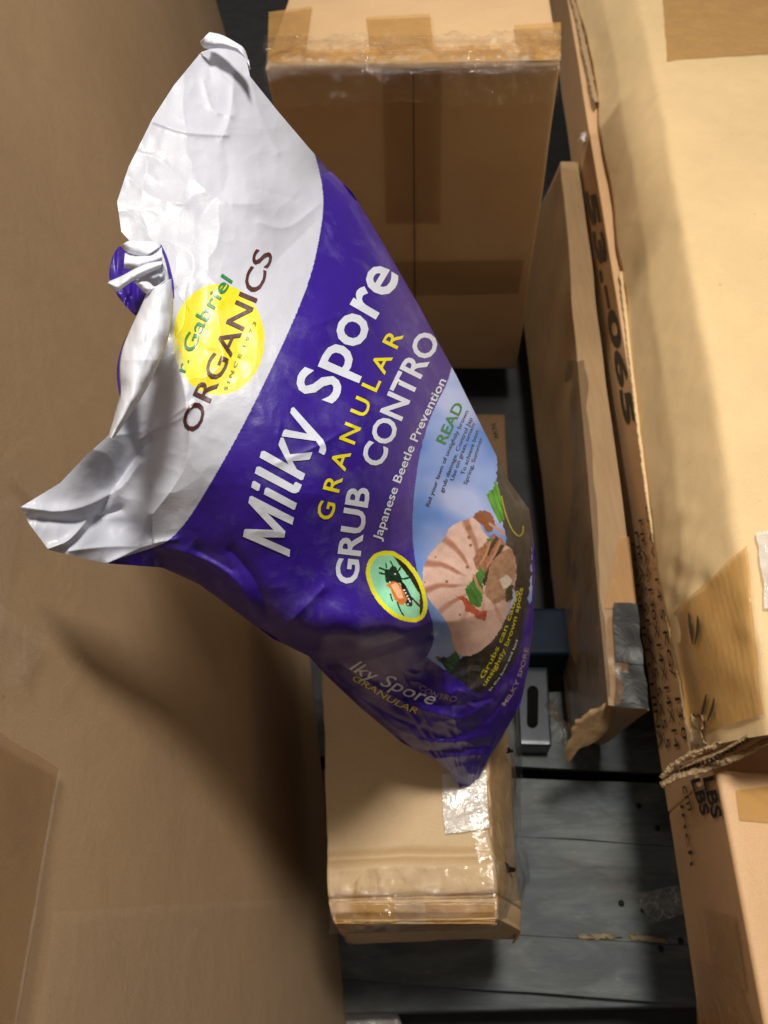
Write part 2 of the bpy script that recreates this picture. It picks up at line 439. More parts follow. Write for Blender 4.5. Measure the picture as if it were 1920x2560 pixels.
P = poly_at(np.array(pts).reshape(len(prof), -1), np.linspace(0, 1, 220)).reshape(220, 90, 3)
P = shift_noise(P, .0022, 14); P = shift_noise(P, .0006, 60)
# right flank: from the top's right edge out to the foot
right = []
for i in range(220):
    top = P[i, -1]; foot = top.copy(); foot[2] = .2
    k = np.clip((top[2]-.2)/(zs-.2), 0, 1)
    if top[2] < zs-.05: foot = P[-1, -1].copy()
    foot[0] += .055*k
    mid = top*.55+foot*.45; mid[0] += .022*k
    right.append(poly_at(np.array([top, mid, foot]), np.linspace(0, 1, 24)[1:]))
right = shift_noise(np.array(right), .0015, 9)
left = []
for i in range(220):
    top = P[i, 0]; foot = top.copy(); foot[2] = .2; foot = foot if top[2] > zs-.05 else P[-1, 0]; left.append(poly_at(np.array([foot, top]), np.linspace(0, 1, 10)[:-1]))
P2 = np.concatenate([np.array(left), P, right], axis=1)
link('carton_body', gridmesh('carton_body', P2), M['card_small'], t_)
plS = (np.array([0, 0, zs]), np.array([0, 0, 1.]))
S_on = on_plane(plS, .0045)
sheet('tape_patch', [(1105, 1935), (1215, 1925), (1222, 2070), (1112, 2085)], S_on, M['tape_shiny'], t_, n=30, amp=.0016, s=45)  # tape whitened to paint in the lamp's reflection
def small_lift(x, y):
    ys = np.array([r[0] for r in prof]); zz = np.array([r[3] for r in prof])
    z = np.interp(y, ys, zz); o = hitz(x, y, z+.004); return o
sheet('tape_patch', [(985, 2236), (1062, 2232), (1066, 2336), (992, 2338)], small_lift, M['tape_clear'], t_, n=30)
sheet('tape_strip', [(828, 2256), (1240, 2240), (1238, 2322), (850, 2336)], lambda x, y: small_lift(x, y)-np.array([0, 0, .002]), M['tape_buff'], t_, n=40)
# film hood over the right flank and front corner
rows = []
yy = np.r_[np.linspace(1640, 2200, 60), np.linspace(2205, 2320, 50)]
for k, (fx, z) in enumerate([(-40, zs+.006), (-4, zs+.012), (34, zs-.02), (62, zs-.10), (84, zs-.22)]):
    rr = []
    for y in yy:
        xr = np.interp(y, [r[0] for r in prof], [r[2] for r in prof]); sh = 1 if y < 2200 else 1-.55*((y-2200)/120)**1.5
        rr.append(hitz(xr+fx*sh, y-8, z))
    rows.append(rr)
R = poly_at(np.array(rows).reshape(len(rows), -1), np.linspace(0, 1, 44)).reshape(44, len(yy), 3)
R = shift_noise(R, .007, 22); R = shift_noise(R, .0012, 70)
link('shrink_film', gridmesh('shrink_film', R), M['film_soft'], t_)
rows = []
for (y, z) in [(2170, zs+.006), (2240, zs+.008), (2300, zs), (2340, zs-.1)]:
    xs = np.linspace(824, 1250, 160); rows.append(hitz(xs, y-.03*(xs-824), z))
R = poly_at(np.array(rows).reshape(len(rows), -1), np.linspace(0, 1, 44)).reshape(44, 160, 3)
R = shift_noise(R, .005, 20); R = shift_noise(R, .002, 80)
link('shrink_film', gridmesh('shrink_film', R), M['film'], t_)
for (x, y, r) in ((1268, 2172, 13), (1274, 1876, 6)):
    a = np.linspace(0, 2*np.pi, 15)[:-1]; rr = r*(1+.4*np.sin(3*a+1)); C = hitz(x+rr*np.cos(a)*1.3, y+rr*np.sin(a), zs-.07)
    V = np.concatenate([C, C-np.array([0, 0, .004])]); 
    me = bpy.data.meshes.new('hole'); me.from_pydata([tuple(p) for p in V], [], [tuple(range(14))]+[(i, (i+1) % 14, 14+(i+1) % 14, 14+i) for i in range(14)]); me.update()
    link('hole', me, M['black'], t_, smooth=False)

# ---- slim long carton, mid right
zm = .38
t_ = thing('slim_carton', 'long slim carton with a shadowed side, black tape on its torn near end', 'carton')
tfl, tfr = corner(1516, 1760, zm), corner(1622, 1772, zm)
tbl, tbr = corner(1402, 402, zm), corner(1446, 402, zm)
bfl, bbl_ = corner(1428, 1852, 0.03), corner(1290, 640, 0.03)
bfr = bfl+(tfr-tfl); bbr_ = bbl_+(tbr-tbl)
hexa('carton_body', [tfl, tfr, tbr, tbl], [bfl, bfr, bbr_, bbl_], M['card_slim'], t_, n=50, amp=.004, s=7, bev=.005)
plM = plane_of(tfl, tbl, bfl); M_on = on_plane(plM, .005)
sheet('shrink_film', [(1312, 900), (1462, 900), (1522, 1740), (1432, 1840)], on_plane(plM, .010), M['film_soft'], t_, n=70, amp=.006, s=18)
# torn corner flap hanging from the end
fl = [(1440, 1800), (1520, 1750), (1545, 1770), (1500, 1850), (1450, 1870), (1418, 1912), (1412, 1880), (1425, 1840)]
def ragged(name, poly, z_or_fn, mat, parent, thick=.004, amp=.0, n=40, smoothit=0):
    p = np.asarray(poly+[poly[0]], float); q = poly_at(p, np.linspace(0, 1, n+1))[:-1]
    q = q+np.array([[rng.uniform(-1, 1), rng.uniform(-1, 1)] for _ in range(n)])*amp
    c = q.mean(0); ring = [c+(q-c)*k for k in (1, .66, .33)]
    A = [z_or_fn(r[:, 0], r[:, 1]) for r in ring]; C = z_or_fn(np.array([c[0]]), np.array([c[1]]))
    V = np.concatenate([A[0]+np.array([0, 0, -thick])]+A+[C]); 
    F_ = []
    for k in range(3):
        for i in range(n): j = (i+1) % n; F_.append((k*n+i, k*n+j, (k+1)*n+j, (k+1)*n+i))
    for i in range(n): F_.append((3*n+i, 3*n+(i+1) % n, 4*n))
    V = shift_noise(V, .0015, 60)
    me = bpy.data.meshes.new(name); me.from_pydata([tuple(v) for v in V], [], F_); me.update()
    return link(name, me, mat, parent)
ragged('torn_flap', fl, lambda x, y: hitz(x, y, np.interp(y, [1750, 1912], [zm-.01, zm-.16])), M['card_slim'], t_, amp=3)
sheet('tape_strip', [(1518, 1540), (1572, 1520), (1572, 1770), (1520, 1762)], on_plane((tfl, np.array([0, 0, 1.])), .006), M['tape_faint'], t_, n=30, amp=.002, s=50)
R = face_grid(*[np.array(q, float) for q in [(1385, 1560), (1440, 1560), (1470, 1850), (1385, 1830)]], 40, 60)
ragged('film_scrap', [(1360, 1780), (1400, 1760), (1425, 1800), (1415, 1860), (1380, 1850)], lambda x, y: shift_noise(hitz(x, y, .22), .02, 40), M['film'], t_, amp=5)

K_on = on_plane((tfl, np.array([0, 0, 1.])), .005)
sheet('tape_strip', [(1548, 1340), (1572, 1342), (1592, 1520), (1512, 1520)], K_on, M['tape_lit'], t_, n=20)  # tape strip, coloured to paint the lit part of the top
sheet('tape_strip', [(1533, 1506), (1592, 1512), (1610, 1662), (1536, 1656)], on_plane((tfl, np.array([0, 0, 1.])), .009), M['tape_black'], t_, n=60, amp=.0022, s=34)
sheet('tape_strip', [(1535, 1650), (1609, 1656), (1616, 1718), (1538, 1714)], on_plane((tfl, np.array([0, 0, 1.])), .007), M['tape_black'], t_, n=40, amp=.003, s=34)
sheet('tape_strip', [(1538, 1708), (1615, 1712), (1622, 1772), (1540, 1766)], on_plane((tfl, np.array([0, 0, 1.])), .008), M['tape_black'], t_, n=40, amp=.003, s=34)

# ---- printed carton at the right
zt0, zt1 = .30, .53
t_ = thing('printed_carton', 'tan carton with black stencilled size lines running down its narrow side', 'carton')
b0, b1 = corner(1752, 2590, zt0), corner(1440, 480, zt0)
d = (b1-b0); d /= np.linalg.norm(d); b0 = b0-d*.12; b1 = b1+d*1.6
e0, e1 = corner(1790, 1950, zt1), corner(1912, 2560, zt1)
de = (e0-e1)/np.linalg.norm(e0-e1)
perp = np.array([d[1], -d[0], 0])
off = (e1-b0)@perp; off2 = (e0-b0)@perp
print('printed carton lean', off, off2)
t0 = b0+perp*off+np.array([0, 0, zt1-zt0]); t1 = b1+perp*off2+np.array([0, 0, zt1-zt0])
yt = corner(1655, 1955, .46); kt = float((yt-b0)@d/((b1-b0)@d))
bm_, tm_ = b0+(b1-b0)*kt, t0+(t1-t0)*kt
hexa('carton_body', [t0, t0+perp*.7, tm_+perp*.7, tm_], [b0, b0+perp*.7, bm_+perp*.7, bm_], M['card_text'], t_, n=40, amp=.002, s=5, bev=.012)
lowk = .64
tn, tf = bm_+(tm_-bm_)*lowk, b1+(t1-b1)*1.05
hexa('carton_body', [tn, tn+perp*.7, tf+perp*.7, tf], [bm_, bm_+perp*.7, b1+perp*.7, b1], M['card_text'], t_, n=50, amp=.002, s=5, bev=.004)
plX = plane_of(b0, b1, t0); X_on = on_plane(plX, .004)
for s_, ba, cp in (('53.-065', [(1462, 480), (1516, 780), (1562, 1062)], 26),
                   ('G.W.:14.5 KG/  13.0', [(1612, 1262), (1652, 1560), (1706, 1850)], (9, 15)),
                   ('MEAS:130X14X14X14', [(1596, 1299), (1632, 1560), (1686, 1872)], (9, 14)),
                   ('MEAS:51.2X5.5X5.5', [(1587, 1329), (1614, 1560), (1664, 1872)], (8, 13)),
                   ('MADE IN CHINA', [(1578, 1358), (1600, 1540), (1648, 1872)], (7, 12)),
                   ('LBS', [(1757, 1945), (1782, 2048)], 26), ('LBS', [(1727, 1950), (1754, 2040)], 24),
                   ('cm', [(1704, 1966), (1720, 2028)], 18), ('inch', [(1700, 2012), (1726, 2165)], 11)):
    lettering('lettering', s_, ba, cp, X_on, M['ink'], t_, bold=.03 if s_ in ('LBS', '53.-065') else .0)
sheet('tape_patch', [(1752, 2268), (1838, 2296), (1866, 2480), (1775, 2440)], X_on, M['tape_buff'], t_, n=16)
sheet('tape_patch', [(1735, 2400), (1840, 2440), (1892, 2590), (1745, 2590)], on_plane(plX, .0045), M['tape_buff'], t_, n=16)
X_top = on_plane((t0, np.array([0, 0, 1.])), .004)
sheet('tape_patch', [(1840, 1975), (1960, 1960), (1960, 2060), (1850, 2050)], X_top, M['tape_amber'], t_, n=16)

# ---- torn carton over it
zr0, zr1 = .455, .68
t_ = thing('torn_carton', 'ochre carton lying over the printed one, ripped ragged at its near end', 'carton')
lower = smooth_poly([(1428, -60), (1440, 0), (1478, 130), (1492, 255), (1500, 330), (1530, 475), (1548, 640), (1573, 860), (1600, 1100), (1631, 1323), (1662, 1500), (1695, 1670), (1716, 1800), (1728, 1880)], 420, 1)
upper = smooth_poly([(1590, -60), (1604, 0), (1640, 170), (1668, 330), (1710, 540), (1760, 780), (1800, 1000), (1850, 1300), (1885, 1500), (1912, 1700), (1930, 1830)], 420, 2)
lo = hitz(lower[:, 0], lower[:, 1], np.interp(lower[:, 1], [-60, 475, 860, 1880], [.53, .503, .479, .455]))
up = hitz(upper[:, 0], upper[:, 1], zr1)
far = up+np.array([.8, .0, .0])
secs = []
for i in range(420):
    a, b, c = lo[i], up[i], far[i]
    a_in = a+np.array([.01, 0, -.003])
    m1 = a*.5+b*.5+np.array([-.012, 0, .0])
    r1 = b*.96+a*.04+np.array([-.003, 0, 0]); r2 = b+np.array([.010, 0, .004])
    secs.append(poly_at(np.array([a_in, a, m1, r1, b+np.array([.001, 0, .0]), b+np.array([.004, 0, .001]), r2*.95+c*.05, c, c+np.array([0, 0, -.35])]),
                        np.r_[np.linspace(0, .42, 50), np.linspace(.43, 1, 40)]))
G = np.array(secs)
G = shift_noise(G, .005, 6, 3.); G = shift_noise(G, .0007, 34)
for (yc, hh, ww) in [(hitz(1850., yy, zr1)[1], h_, w_) for yy, h_, w_ in ((556, .004, .006), (575, -.002, .008), (690, .0025, .005), (762, .003, .008), (1128, .003, .006), (290, .003, .006), (210, .002, .01), (950, .002, .01), (860, -.002, .008))]:
    G[:, 50:82, 2] += hh*np.exp(-((G[:, 50:82, 1]-yc+.03*(G[:, 50:82, 0]-.5)+.003*noise2(G[:, 50:82, 0]*12, G[:, 50:82, 0]*0, 1, hh*999))/ww)**2)
# crumple where the side gives way by the tape
gy = np.linspace(0, 1, len(G))[:, None]; gx = np.linspace(0, 1, 90)[None, :]
wg = np.exp(-((gy-.82)/.12)**2)*np.exp(-((gx-.16)/.14)**2)
G[..., 0] += wg*.007*noise3(G*30)-wg*.006
o = link('carton_body', gridmesh('carton_body', G), M['card_torn'], t_)
def side_lift(off):
    # nearest point on the curved side, moved outward
    A = G[::3, :52].reshape(-1, 3); rel = (A-CAM)@RN
    ax = CX+F*rel[:, 0]/-rel[:, 2]; ay = CY-F*rel[:, 1]/-rel[:, 2]; dep = -rel[:, 2]
    def f(x, y):
        x = np.asarray(x, float); y = np.asarray(y, float); sh = x.shape; x = x.ravel(); y = y.ravel(); r = np.empty(len(x))
        for i in range(len(x)):
            dd = (ax-x[i])**2+(ay-y[i])**2; k = np.argpartition(dd, 24)[:24]; wq = 1/(dd[k]+60); r[i] = (dep[k]*wq).sum()/wq.sum()
        return at(x, y, r-off).reshape(*sh, 3)
    return f
SL = side_lift(.011)
sheet('tape_patch', [(1682, 1530), (1866, 1360), (1908, 1785), (1722, 1840)], SL, M['tape_amber'], t_, n=46, amp=.0022, s=26)
for q in ([(1722, 1530), (1726, 1570), (1732, 1612)], [(1744, 1540), (1745, 1575), (1738, 1612)], [(1766, 1735), (1760, 1765), (1752, 1795)], [(1786, 1745), (1780, 1775), (1768, 1805)]):
    c = smooth_poly(q, 14, 2); wd = 4.*np.sin(np.linspace(.3, 2.9, 14)); Pq = np.stack([np.stack([c[:, 0]-wd, c[:, 1]], -1), np.stack([c[:, 0]+wd, c[:, 1]], -1)], 1)
    link('ink_mark', gridmesh('ink_mark', side_lift(.021)(Pq[..., 0], Pq[..., 1])), M['ink_soft'], t_)
R_top = on_plane((np.array([0, 0, zr1]), np.array([0, 0, 1.])), .008)
sheet('tape_strip', [(1655, -30), (2100, -40), (2100, 118), (1668, 152)], R_top, M['tape_buff'], t_, n=30, amp=.0015)
sheet('tape_strip', [(1893, 1330), (2060, 1300), (2060, 1520), (1912, 1520)], on_plane((np.array([0, 0, zr1]), np.array([0, 0, 1.])), .010), M['tape_shiny'], t_, n=60, amp=.0022, s=70)  # whitish strip painting in the row of dotted highlights
# ragged corrugated rip: two liners and the fluting between
def rip(name, line, z, wid, hgt, seed, mat):
    c = smooth_poly(line, 240, 2); r_ = np.random.RandomState(seed)
    base_ = hitz(c[:, 0], c[:, 1], z if np.ndim(z) == 0 else np.interp(np.linspace(0, 1, 240), np.linspace(0, 1, len(z)), z))
    T = np.gradient(base_, axis=0); T /= np.linalg.norm(T, axis=1)[:, None]; U = np.array([0, 0, 1.]); Nn = np.cross(T, U)
    secs = []; s_ = np.arange(240)
    w1 = wid*(1+.35*np.sin(s_*.31+seed)+.25*noise2(s_*.13, s_*0, 1, seed)); off_ = .004*noise2(s_*.09, s_*0, 1, seed+3)
    for k in range(14):
        a = 2*np.pi*k/14; rr = 1+.35*noise2(s_*.35, s_*0+k*.9, 1, seed+9)
        secs.append(base_+Nn*(np.cos(a)*w1*rr+off_)[:, None]+U*(np.sin(a)*hgt*rr)[:, None])
    return link(name, gridmesh(name, np.array(secs), closeu=True), mat, t_)
def frayed(name, line, z, wpx, seed, mat, wave=0., tilt=0., fr=1.):
    n = 420; c = smooth_poly(line, n, 2); r_ = np.random.RandomState(seed)
    zz = np.interp(np.linspace(0, 1, n), np.linspace(0, 1, len(z)), z)
    T = np.gradient(c, axis=0); T /= np.linalg.norm(T, axis=1)[:, None]; N = np.stack([-T[:, 1], T[:, 0]], -1)
    k = np.arange(n); m = 9; P = []
    up = wpx*(.55+.35*noise2(k*.06, k*0, 1, seed)+.22*noise2(k*.31, k*0, 1, seed+1)+.12*r_.rand(n)*fr)
    dn_ = wpx*(.50+.35*noise2(k*.05, k*0, 1, seed+4)+.22*noise2(k*.27, k*0, 1, seed+5)+.12*r_.rand(n)*fr)
    for a in np.linspace(-1, 1, m):
        w_ = np.where(a < 0, up*a, dn_*a); q = c+N*w_[:, None]
        zq = zz+tilt*a+.004*noise2(k*.09, k*0+a*2, 1, seed+7)+.002*noise2(k*.4, k*0+a*3, 1, seed+8)+wave*np.sin(k*.42)*(1-abs(a)*.5)-.004*a*a
        P.append(hitz(q[:, 0], q[:, 1], zq))
    o = link(name, gridmesh(name, np.array(P)), mat, t_); md = o.modifiers.new('s', 'SOLIDIFY'); md.thickness = .0012; md.offset = 0
    return o
Z1, Z2 = [.475, .54, .60, .66], [.470, .53, .58, .63]
frayed('torn_liner', [(1654, 1946), (1690, 1908), (1730, 1886), (1790, 1868), (1850, 1828), (1950, 1768)], Z1, 14, 1, M['torn_edge'], tilt=-.004)
frayed('torn_liner', [(1652, 1962), (1700, 1937), (1770, 1922), (1850, 1890), (1950, 1836)], Z2, 13, 2, M['torn_edge'], tilt=.004)
frayed('fluting', [(1664, 1946), (1720, 1915), (1790, 1896), (1860, 1856), (1950, 1800)], [z-.010 for z in Z2], 12, 5, M['torn_dark'], wave=.004)
frayed('torn_liner', [(1690, 1925), (1740, 1903), (1800, 1882), (1870, 1840)], [z-.002 for z in Z1], 5, 11, M['torn_edge'], tilt=.006)
# pale torn fibre tuft at the corner, and the ripped film tag up high
ragged('paper_tuft', [(1722, 1800), (1745, 1782), (1762, 1800), (1758, 1840), (1770, 1868), (1735, 1862), (1722, 1835)], lambda x, y: shift_noise(side_lift(.014)(x, y), .006, 90), M['torn_edge'], t_, amp=3)
ragged('film_scrap', [(1448, 340), (1470, 322), (1480, 305), (1500, 325), (1505, 345), (1480, 335), (1455, 352)], lambda x, y: shift_noise(hitz(x, y, .46), .01, 60), M['tape_shiny'], t_, amp=3)
edge_ = []
c = smooth_poly([(1425, -20), (1445, 40), (1462, 130), (1478, 200), (1490, 255)], 60, 2)
for k, dx in enumerate((-9, -4, 3, 8)):
    edge_.append(hitz(c[:, 0]+dx+np.array([rng.uniform(-2, 2) for _ in range(60)]), c[:, 1], .525+(.006 if k in (1, 2) else -.01)))
link('torn_liner', gridmesh('torn_liner', np.array(edge_)), M['torn_edge'], t_)
rowlo = []
for k, dx in enumerate((-5, 0, 4)):
    q = lower[160:]; rowlo.append(hitz(q[:, 0]+dx+np.array([rng.uniform(-1.2, 1.2) for _ in range(len(q))]), q[:, 1], np.interp(q[:, 1], [475, 860, 1880], [.506, .482, .458])+(.003 if k == 1 else -.002)))
link('cut_edge', gridmesh('cut_edge', np.array(rowlo)), M['card_torn'], t_)

# ---- things down in the dark gap
t_ = thing('gap_carton', 'dim brown carton with faint lettering deep in the gap right of the bag', 'carton')
zg = .20
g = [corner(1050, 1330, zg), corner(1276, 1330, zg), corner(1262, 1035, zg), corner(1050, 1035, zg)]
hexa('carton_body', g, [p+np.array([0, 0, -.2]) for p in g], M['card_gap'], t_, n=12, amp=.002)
lettering('lettering', 'N.W.', [(1228, 1060), (1236, 1100)], 12, on_plane((g[0], np.array([0, 0, 1.])), .003), M['ink'], t_)
t_ = thing('blue_tote', 'blue plastic tote edge deep in the dark gap beside the bag', 'tote')
zq = .12
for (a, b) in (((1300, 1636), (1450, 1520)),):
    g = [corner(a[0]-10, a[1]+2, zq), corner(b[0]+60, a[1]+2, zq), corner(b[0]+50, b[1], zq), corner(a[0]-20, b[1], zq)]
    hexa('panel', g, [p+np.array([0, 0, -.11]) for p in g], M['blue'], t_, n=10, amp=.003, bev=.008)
t_ = thing('metal_bracket', 'pale metal plate with a long dark slot beside the crushed carton', 'bracket')
zv = .06
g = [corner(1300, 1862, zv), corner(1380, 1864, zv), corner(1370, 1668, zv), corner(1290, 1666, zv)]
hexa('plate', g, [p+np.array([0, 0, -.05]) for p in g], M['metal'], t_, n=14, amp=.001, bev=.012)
sl = []
for k in range(24):
    a = 2*math.pi*k/24; cx_, cy_ = 1332, 1766; x = cx_+14*math.cos(a); y = cy_+(38 if math.sin(a) > 0 else -38)+14*math.sin(a); sl.append((x, y))
Vt = hitz(np.array([p[0] for p in sl]), np.array([p[1] for p in sl]), zv+.004)
me = bpy.data.meshes.new('slot'); me.from_pydata([tuple(v) for v in Vt]+[tuple(v-np.array([0, 0, .01])) for v in Vt], [], [tuple(range(24))]+[(i, (i+1) % 24, 24+(i+1) % 24, 24+i) for i in range(24)]); me.update()
link('slot', me, M['black'], t_, smooth=False)

# ---- pallet and floor
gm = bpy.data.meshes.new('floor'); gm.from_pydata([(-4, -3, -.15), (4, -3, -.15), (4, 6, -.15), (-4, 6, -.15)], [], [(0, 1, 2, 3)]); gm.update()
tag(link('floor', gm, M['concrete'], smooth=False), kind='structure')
t_ = thing('pallet', 'grey painted wooden pallet deck under all the cartons', 'pallet')
lines = [  # (left y at x=1000, right y at x=1740) of both plank edges
    (2458, 2512, 2318, 2366), (2316, 2364, 2072, 2121), (2069, 2118, 1932, 1962), (1900, 1936, 1800, 1830)]
for i, (l0, r0, l1, r1) in enumerate(lines):
    def edge(l, r):
        a, b = hitz(1000., l, 0.), hitz(1740., r, 0.); dd = b-a; return a-dd*1.2, b+dd*1.2
    fa, fb = edge(l0, r0); ba, bb = edge(l1, r1)
    dn = np.array([0, 0, -.02])
    hexa('plank', [fa, fb, bb, ba], [fa+dn, fb+dn, bb+dn, ba+dn], M['plank'], t_, n=40, amp=.0022, s=9, bev=.003, seed=i*3.)
for (x, y) in ((1598, 2014), (1644, 2070), (1554, 2258), (1609, 2275), (1702, 2352), (1652, 2372)):
    c0 = hitz(float(x), float(y), .003); me = bpy.data.meshes.new('nail'); bm = bmesh.new()
    bmesh.ops.create_cone(bm, cap_ends=True, segments=10, radius1=.0055, radius2=.0045, depth=.003, matrix=Matrix.Translation(Vector(c0))); bm.to_mesh(me); bm.free()
    link('nail', me, M['nail'], t_)
for (q) in ([(1440, 2338), (1520, 2334), (1560, 2345), (1450, 2348)], [(1570, 2336), (1660, 2344), (1672, 2358), (1580, 2350)]):
    ragged('splinter', q, lambda x, y: hitz(x, y, .004), M['raw_wood'], t_, amp=2.5, thick=.003)
zz = -.14
for (x0, x1) in ((1200, 1290), (1650, 1740)):
    pass
a, b = hitz(700., 2440., -.02), hitz(1850., 2440., -.02)
for k in range(2):
    yk = [.02, .5][k]
    g = [np.array([-1., yk, -.021]), np.array([1.6, yk+.05, -.021]), np.array([1.6, yk+.15, -.021]), np.array([-1., yk+.1, -.021])]
    hexa('stringer', g, [p+np.array([0, 0, -.10]) for p in g], M['plank'], t_, n=6, amp=.001)
# film scrap lying on the deck
R = face_grid(*[np.array(q, float) for q in [(1590, 2235), (1700, 2212), (1712, 2285), (1620, 2312)]], 40, 40)
Pp = hitz(R[..., 0], R[..., 1], .012); Pp[..., 2] += .010*noise3(Pp*60)+.006*noise3(Pp*150)
tag(link('film_scrap', gridmesh('film_scrap', Pp), M['film']), 'crumpled scrap of clear film lying on the pallet planks', 'film scrap')
# clear cup lid at the bottom edge
t_ = thing('plastic_lid', 'round clear plastic lid on the floor at the bottom edge', 'lid')
c0 = hitz(925., 2585., -.10); prof_ = [(.060, 0), (.058, .012), (.050, .016), (.046, .010), (.02, .012), (.002, .012)]
Pp = np.array([[c0+np.array([r*math.cos(2*math.pi*k/48), r*math.sin(2*math.pi*k/48), h]) for r, h in prof_] for k in range(48)])
link('lid_shell', gridmesh('lid_shell', Pp, closeu=True), M['tape_shiny'], t_)

# ================================================================== THE BAG
S = 2560/2212.
V = lambda *p: [(a*S, b*S) for a, b in p]
mouth = V((45, 1095), (130, 1043), (185, 985), (235, 940), (262, 845), (300, 740), (345, 672), (350, 600), (262, 500), (253, 435), (278, 360), (330, 255), (375, 185), (435, 112), (470, 100))
upperE = V((470, 100), (528, 108), (540, 165), (600, 240), (668, 320), (700, 355), (760, 415), (830, 530), (910, 670), (985, 810), (1050, 940), (1100, 1040), (1143, 1100))
rightE = V((1143, 1100), (1157, 1200), (1152, 1350), (1142, 1440), (1125, 1520), (1085, 1592), (1055, 1640), (1030, 1690), (1010, 1708))
lowerE = V((45, 1095), (62, 1130), (105, 1188), (230, 1217), (350, 1226), (430, 1262), (590, 1380), (668, 1418), (700, 1455), (780, 1530), (870, 1605), (935, 1640), (975, 1672), (998, 1706), (1010, 1708))
NA, NB = 700, 620          # along (mouth->tip), across (mouth low -> high)
a_ = np.linspace(0, 1, NA); b_ = np.linspace(0, 1, NB)
up_c, lo_c = poly_at(upperE, a_), poly_at(lowerE, a_)
mo_c, ri_c = poly_at(mouth, b_), poly_at(rightE, 1-b_)
A_, B_ = np.meshgrid(a_, b_, indexing='ij')
def coons(A, B, up_, lo_, mo_, ri_):
    A = A[..., None]; B = B[..., None]
    return ((1-B)*lo_[:, None]+B*up_[:, None]+(1-A)*mo_[None]+A*ri_[None]
            -((1-A)*(1-B)*lo_[0]+A*(1-B)*lo_[-1]+(1-A)*B*up_[0]+A*B*up_[-1]))
XY = coons(A_, B_, up_c, lo_c, mo_c, ri_c)
X_, Y_ = XY[..., 0], XY[..., 1]

ctrl = [(55, 1270, .50), (160, 1390, .515), (330, 1410, .56), (290, 1000, .515), (300, 620, .55), (320, 420, .565), (430, 250, .59), (540, 110, .625), (620, 200, .63),
        (780, 370, .68), (950, 600, .70), (1050, 770, .73), (1140, 940, .77), (1250, 1150, .82), (1325, 1280, .85), (1335, 1450, .89), (1315, 1680, .93), (1240, 1870, .955), (1168, 1976, .975),
        (600, 500, .585), (700, 620, .60), (600, 850, .55), (800, 850, .58), (800, 1000, .565), (700, 1300, .555), (500, 1250, .545), (1000, 1050, .63), (1000, 1250, .63), (1100, 1400, .70), (1200, 1450, .76), (950, 1480, .64), (800, 1500, .598),
        (430, 1425, .585), (520, 1495, .60), (690, 1590, .625), (800, 1610, .635), (900, 1610, .64), (1000, 1580, .66), (820, 1662, .735), (900, 1672, .765), (980, 1655, .765), (900, 1725, .81), (850, 1720, .805), (1000, 1800, .86), (1080, 1900, .92), (1150, 1750, .84), (1200, 1600, .80), (1120, 1560, .73), (1080, 1640, .785)]
ctrl = np.array(ctrl)
def tps_fit(c, lam=.4):
    n = len(c); x = c[:, :2]/1000; r = np.linalg.norm(x[:, None]-x[None], axis=2); K = np.where(r > 0, r*r*np.log(r+1e-12), 0)+lam*1e-3*np.eye(n)
    Pm = np.c_[np.ones(n), x]; L = np.block([[K, Pm], [Pm.T, np.zeros((3, 3))]]); return np.linalg.solve(L, np.r_[c[:, 2], 0, 0, 0])
W_ = tps_fit(ctrl)
def tps(x, y):
    x = x/1000; y = y/1000; n = len(ctrl); r = W_[n]+W_[n+1]*x+W_[n+2]*y
    for i in range(n):
        d2 = (x-ctrl[i, 0]/1000)**2+(y-ctrl[i, 1]/1000)**2
        r = r+W_[i]*.5*d2*np.log(d2+1e-12)
    return r
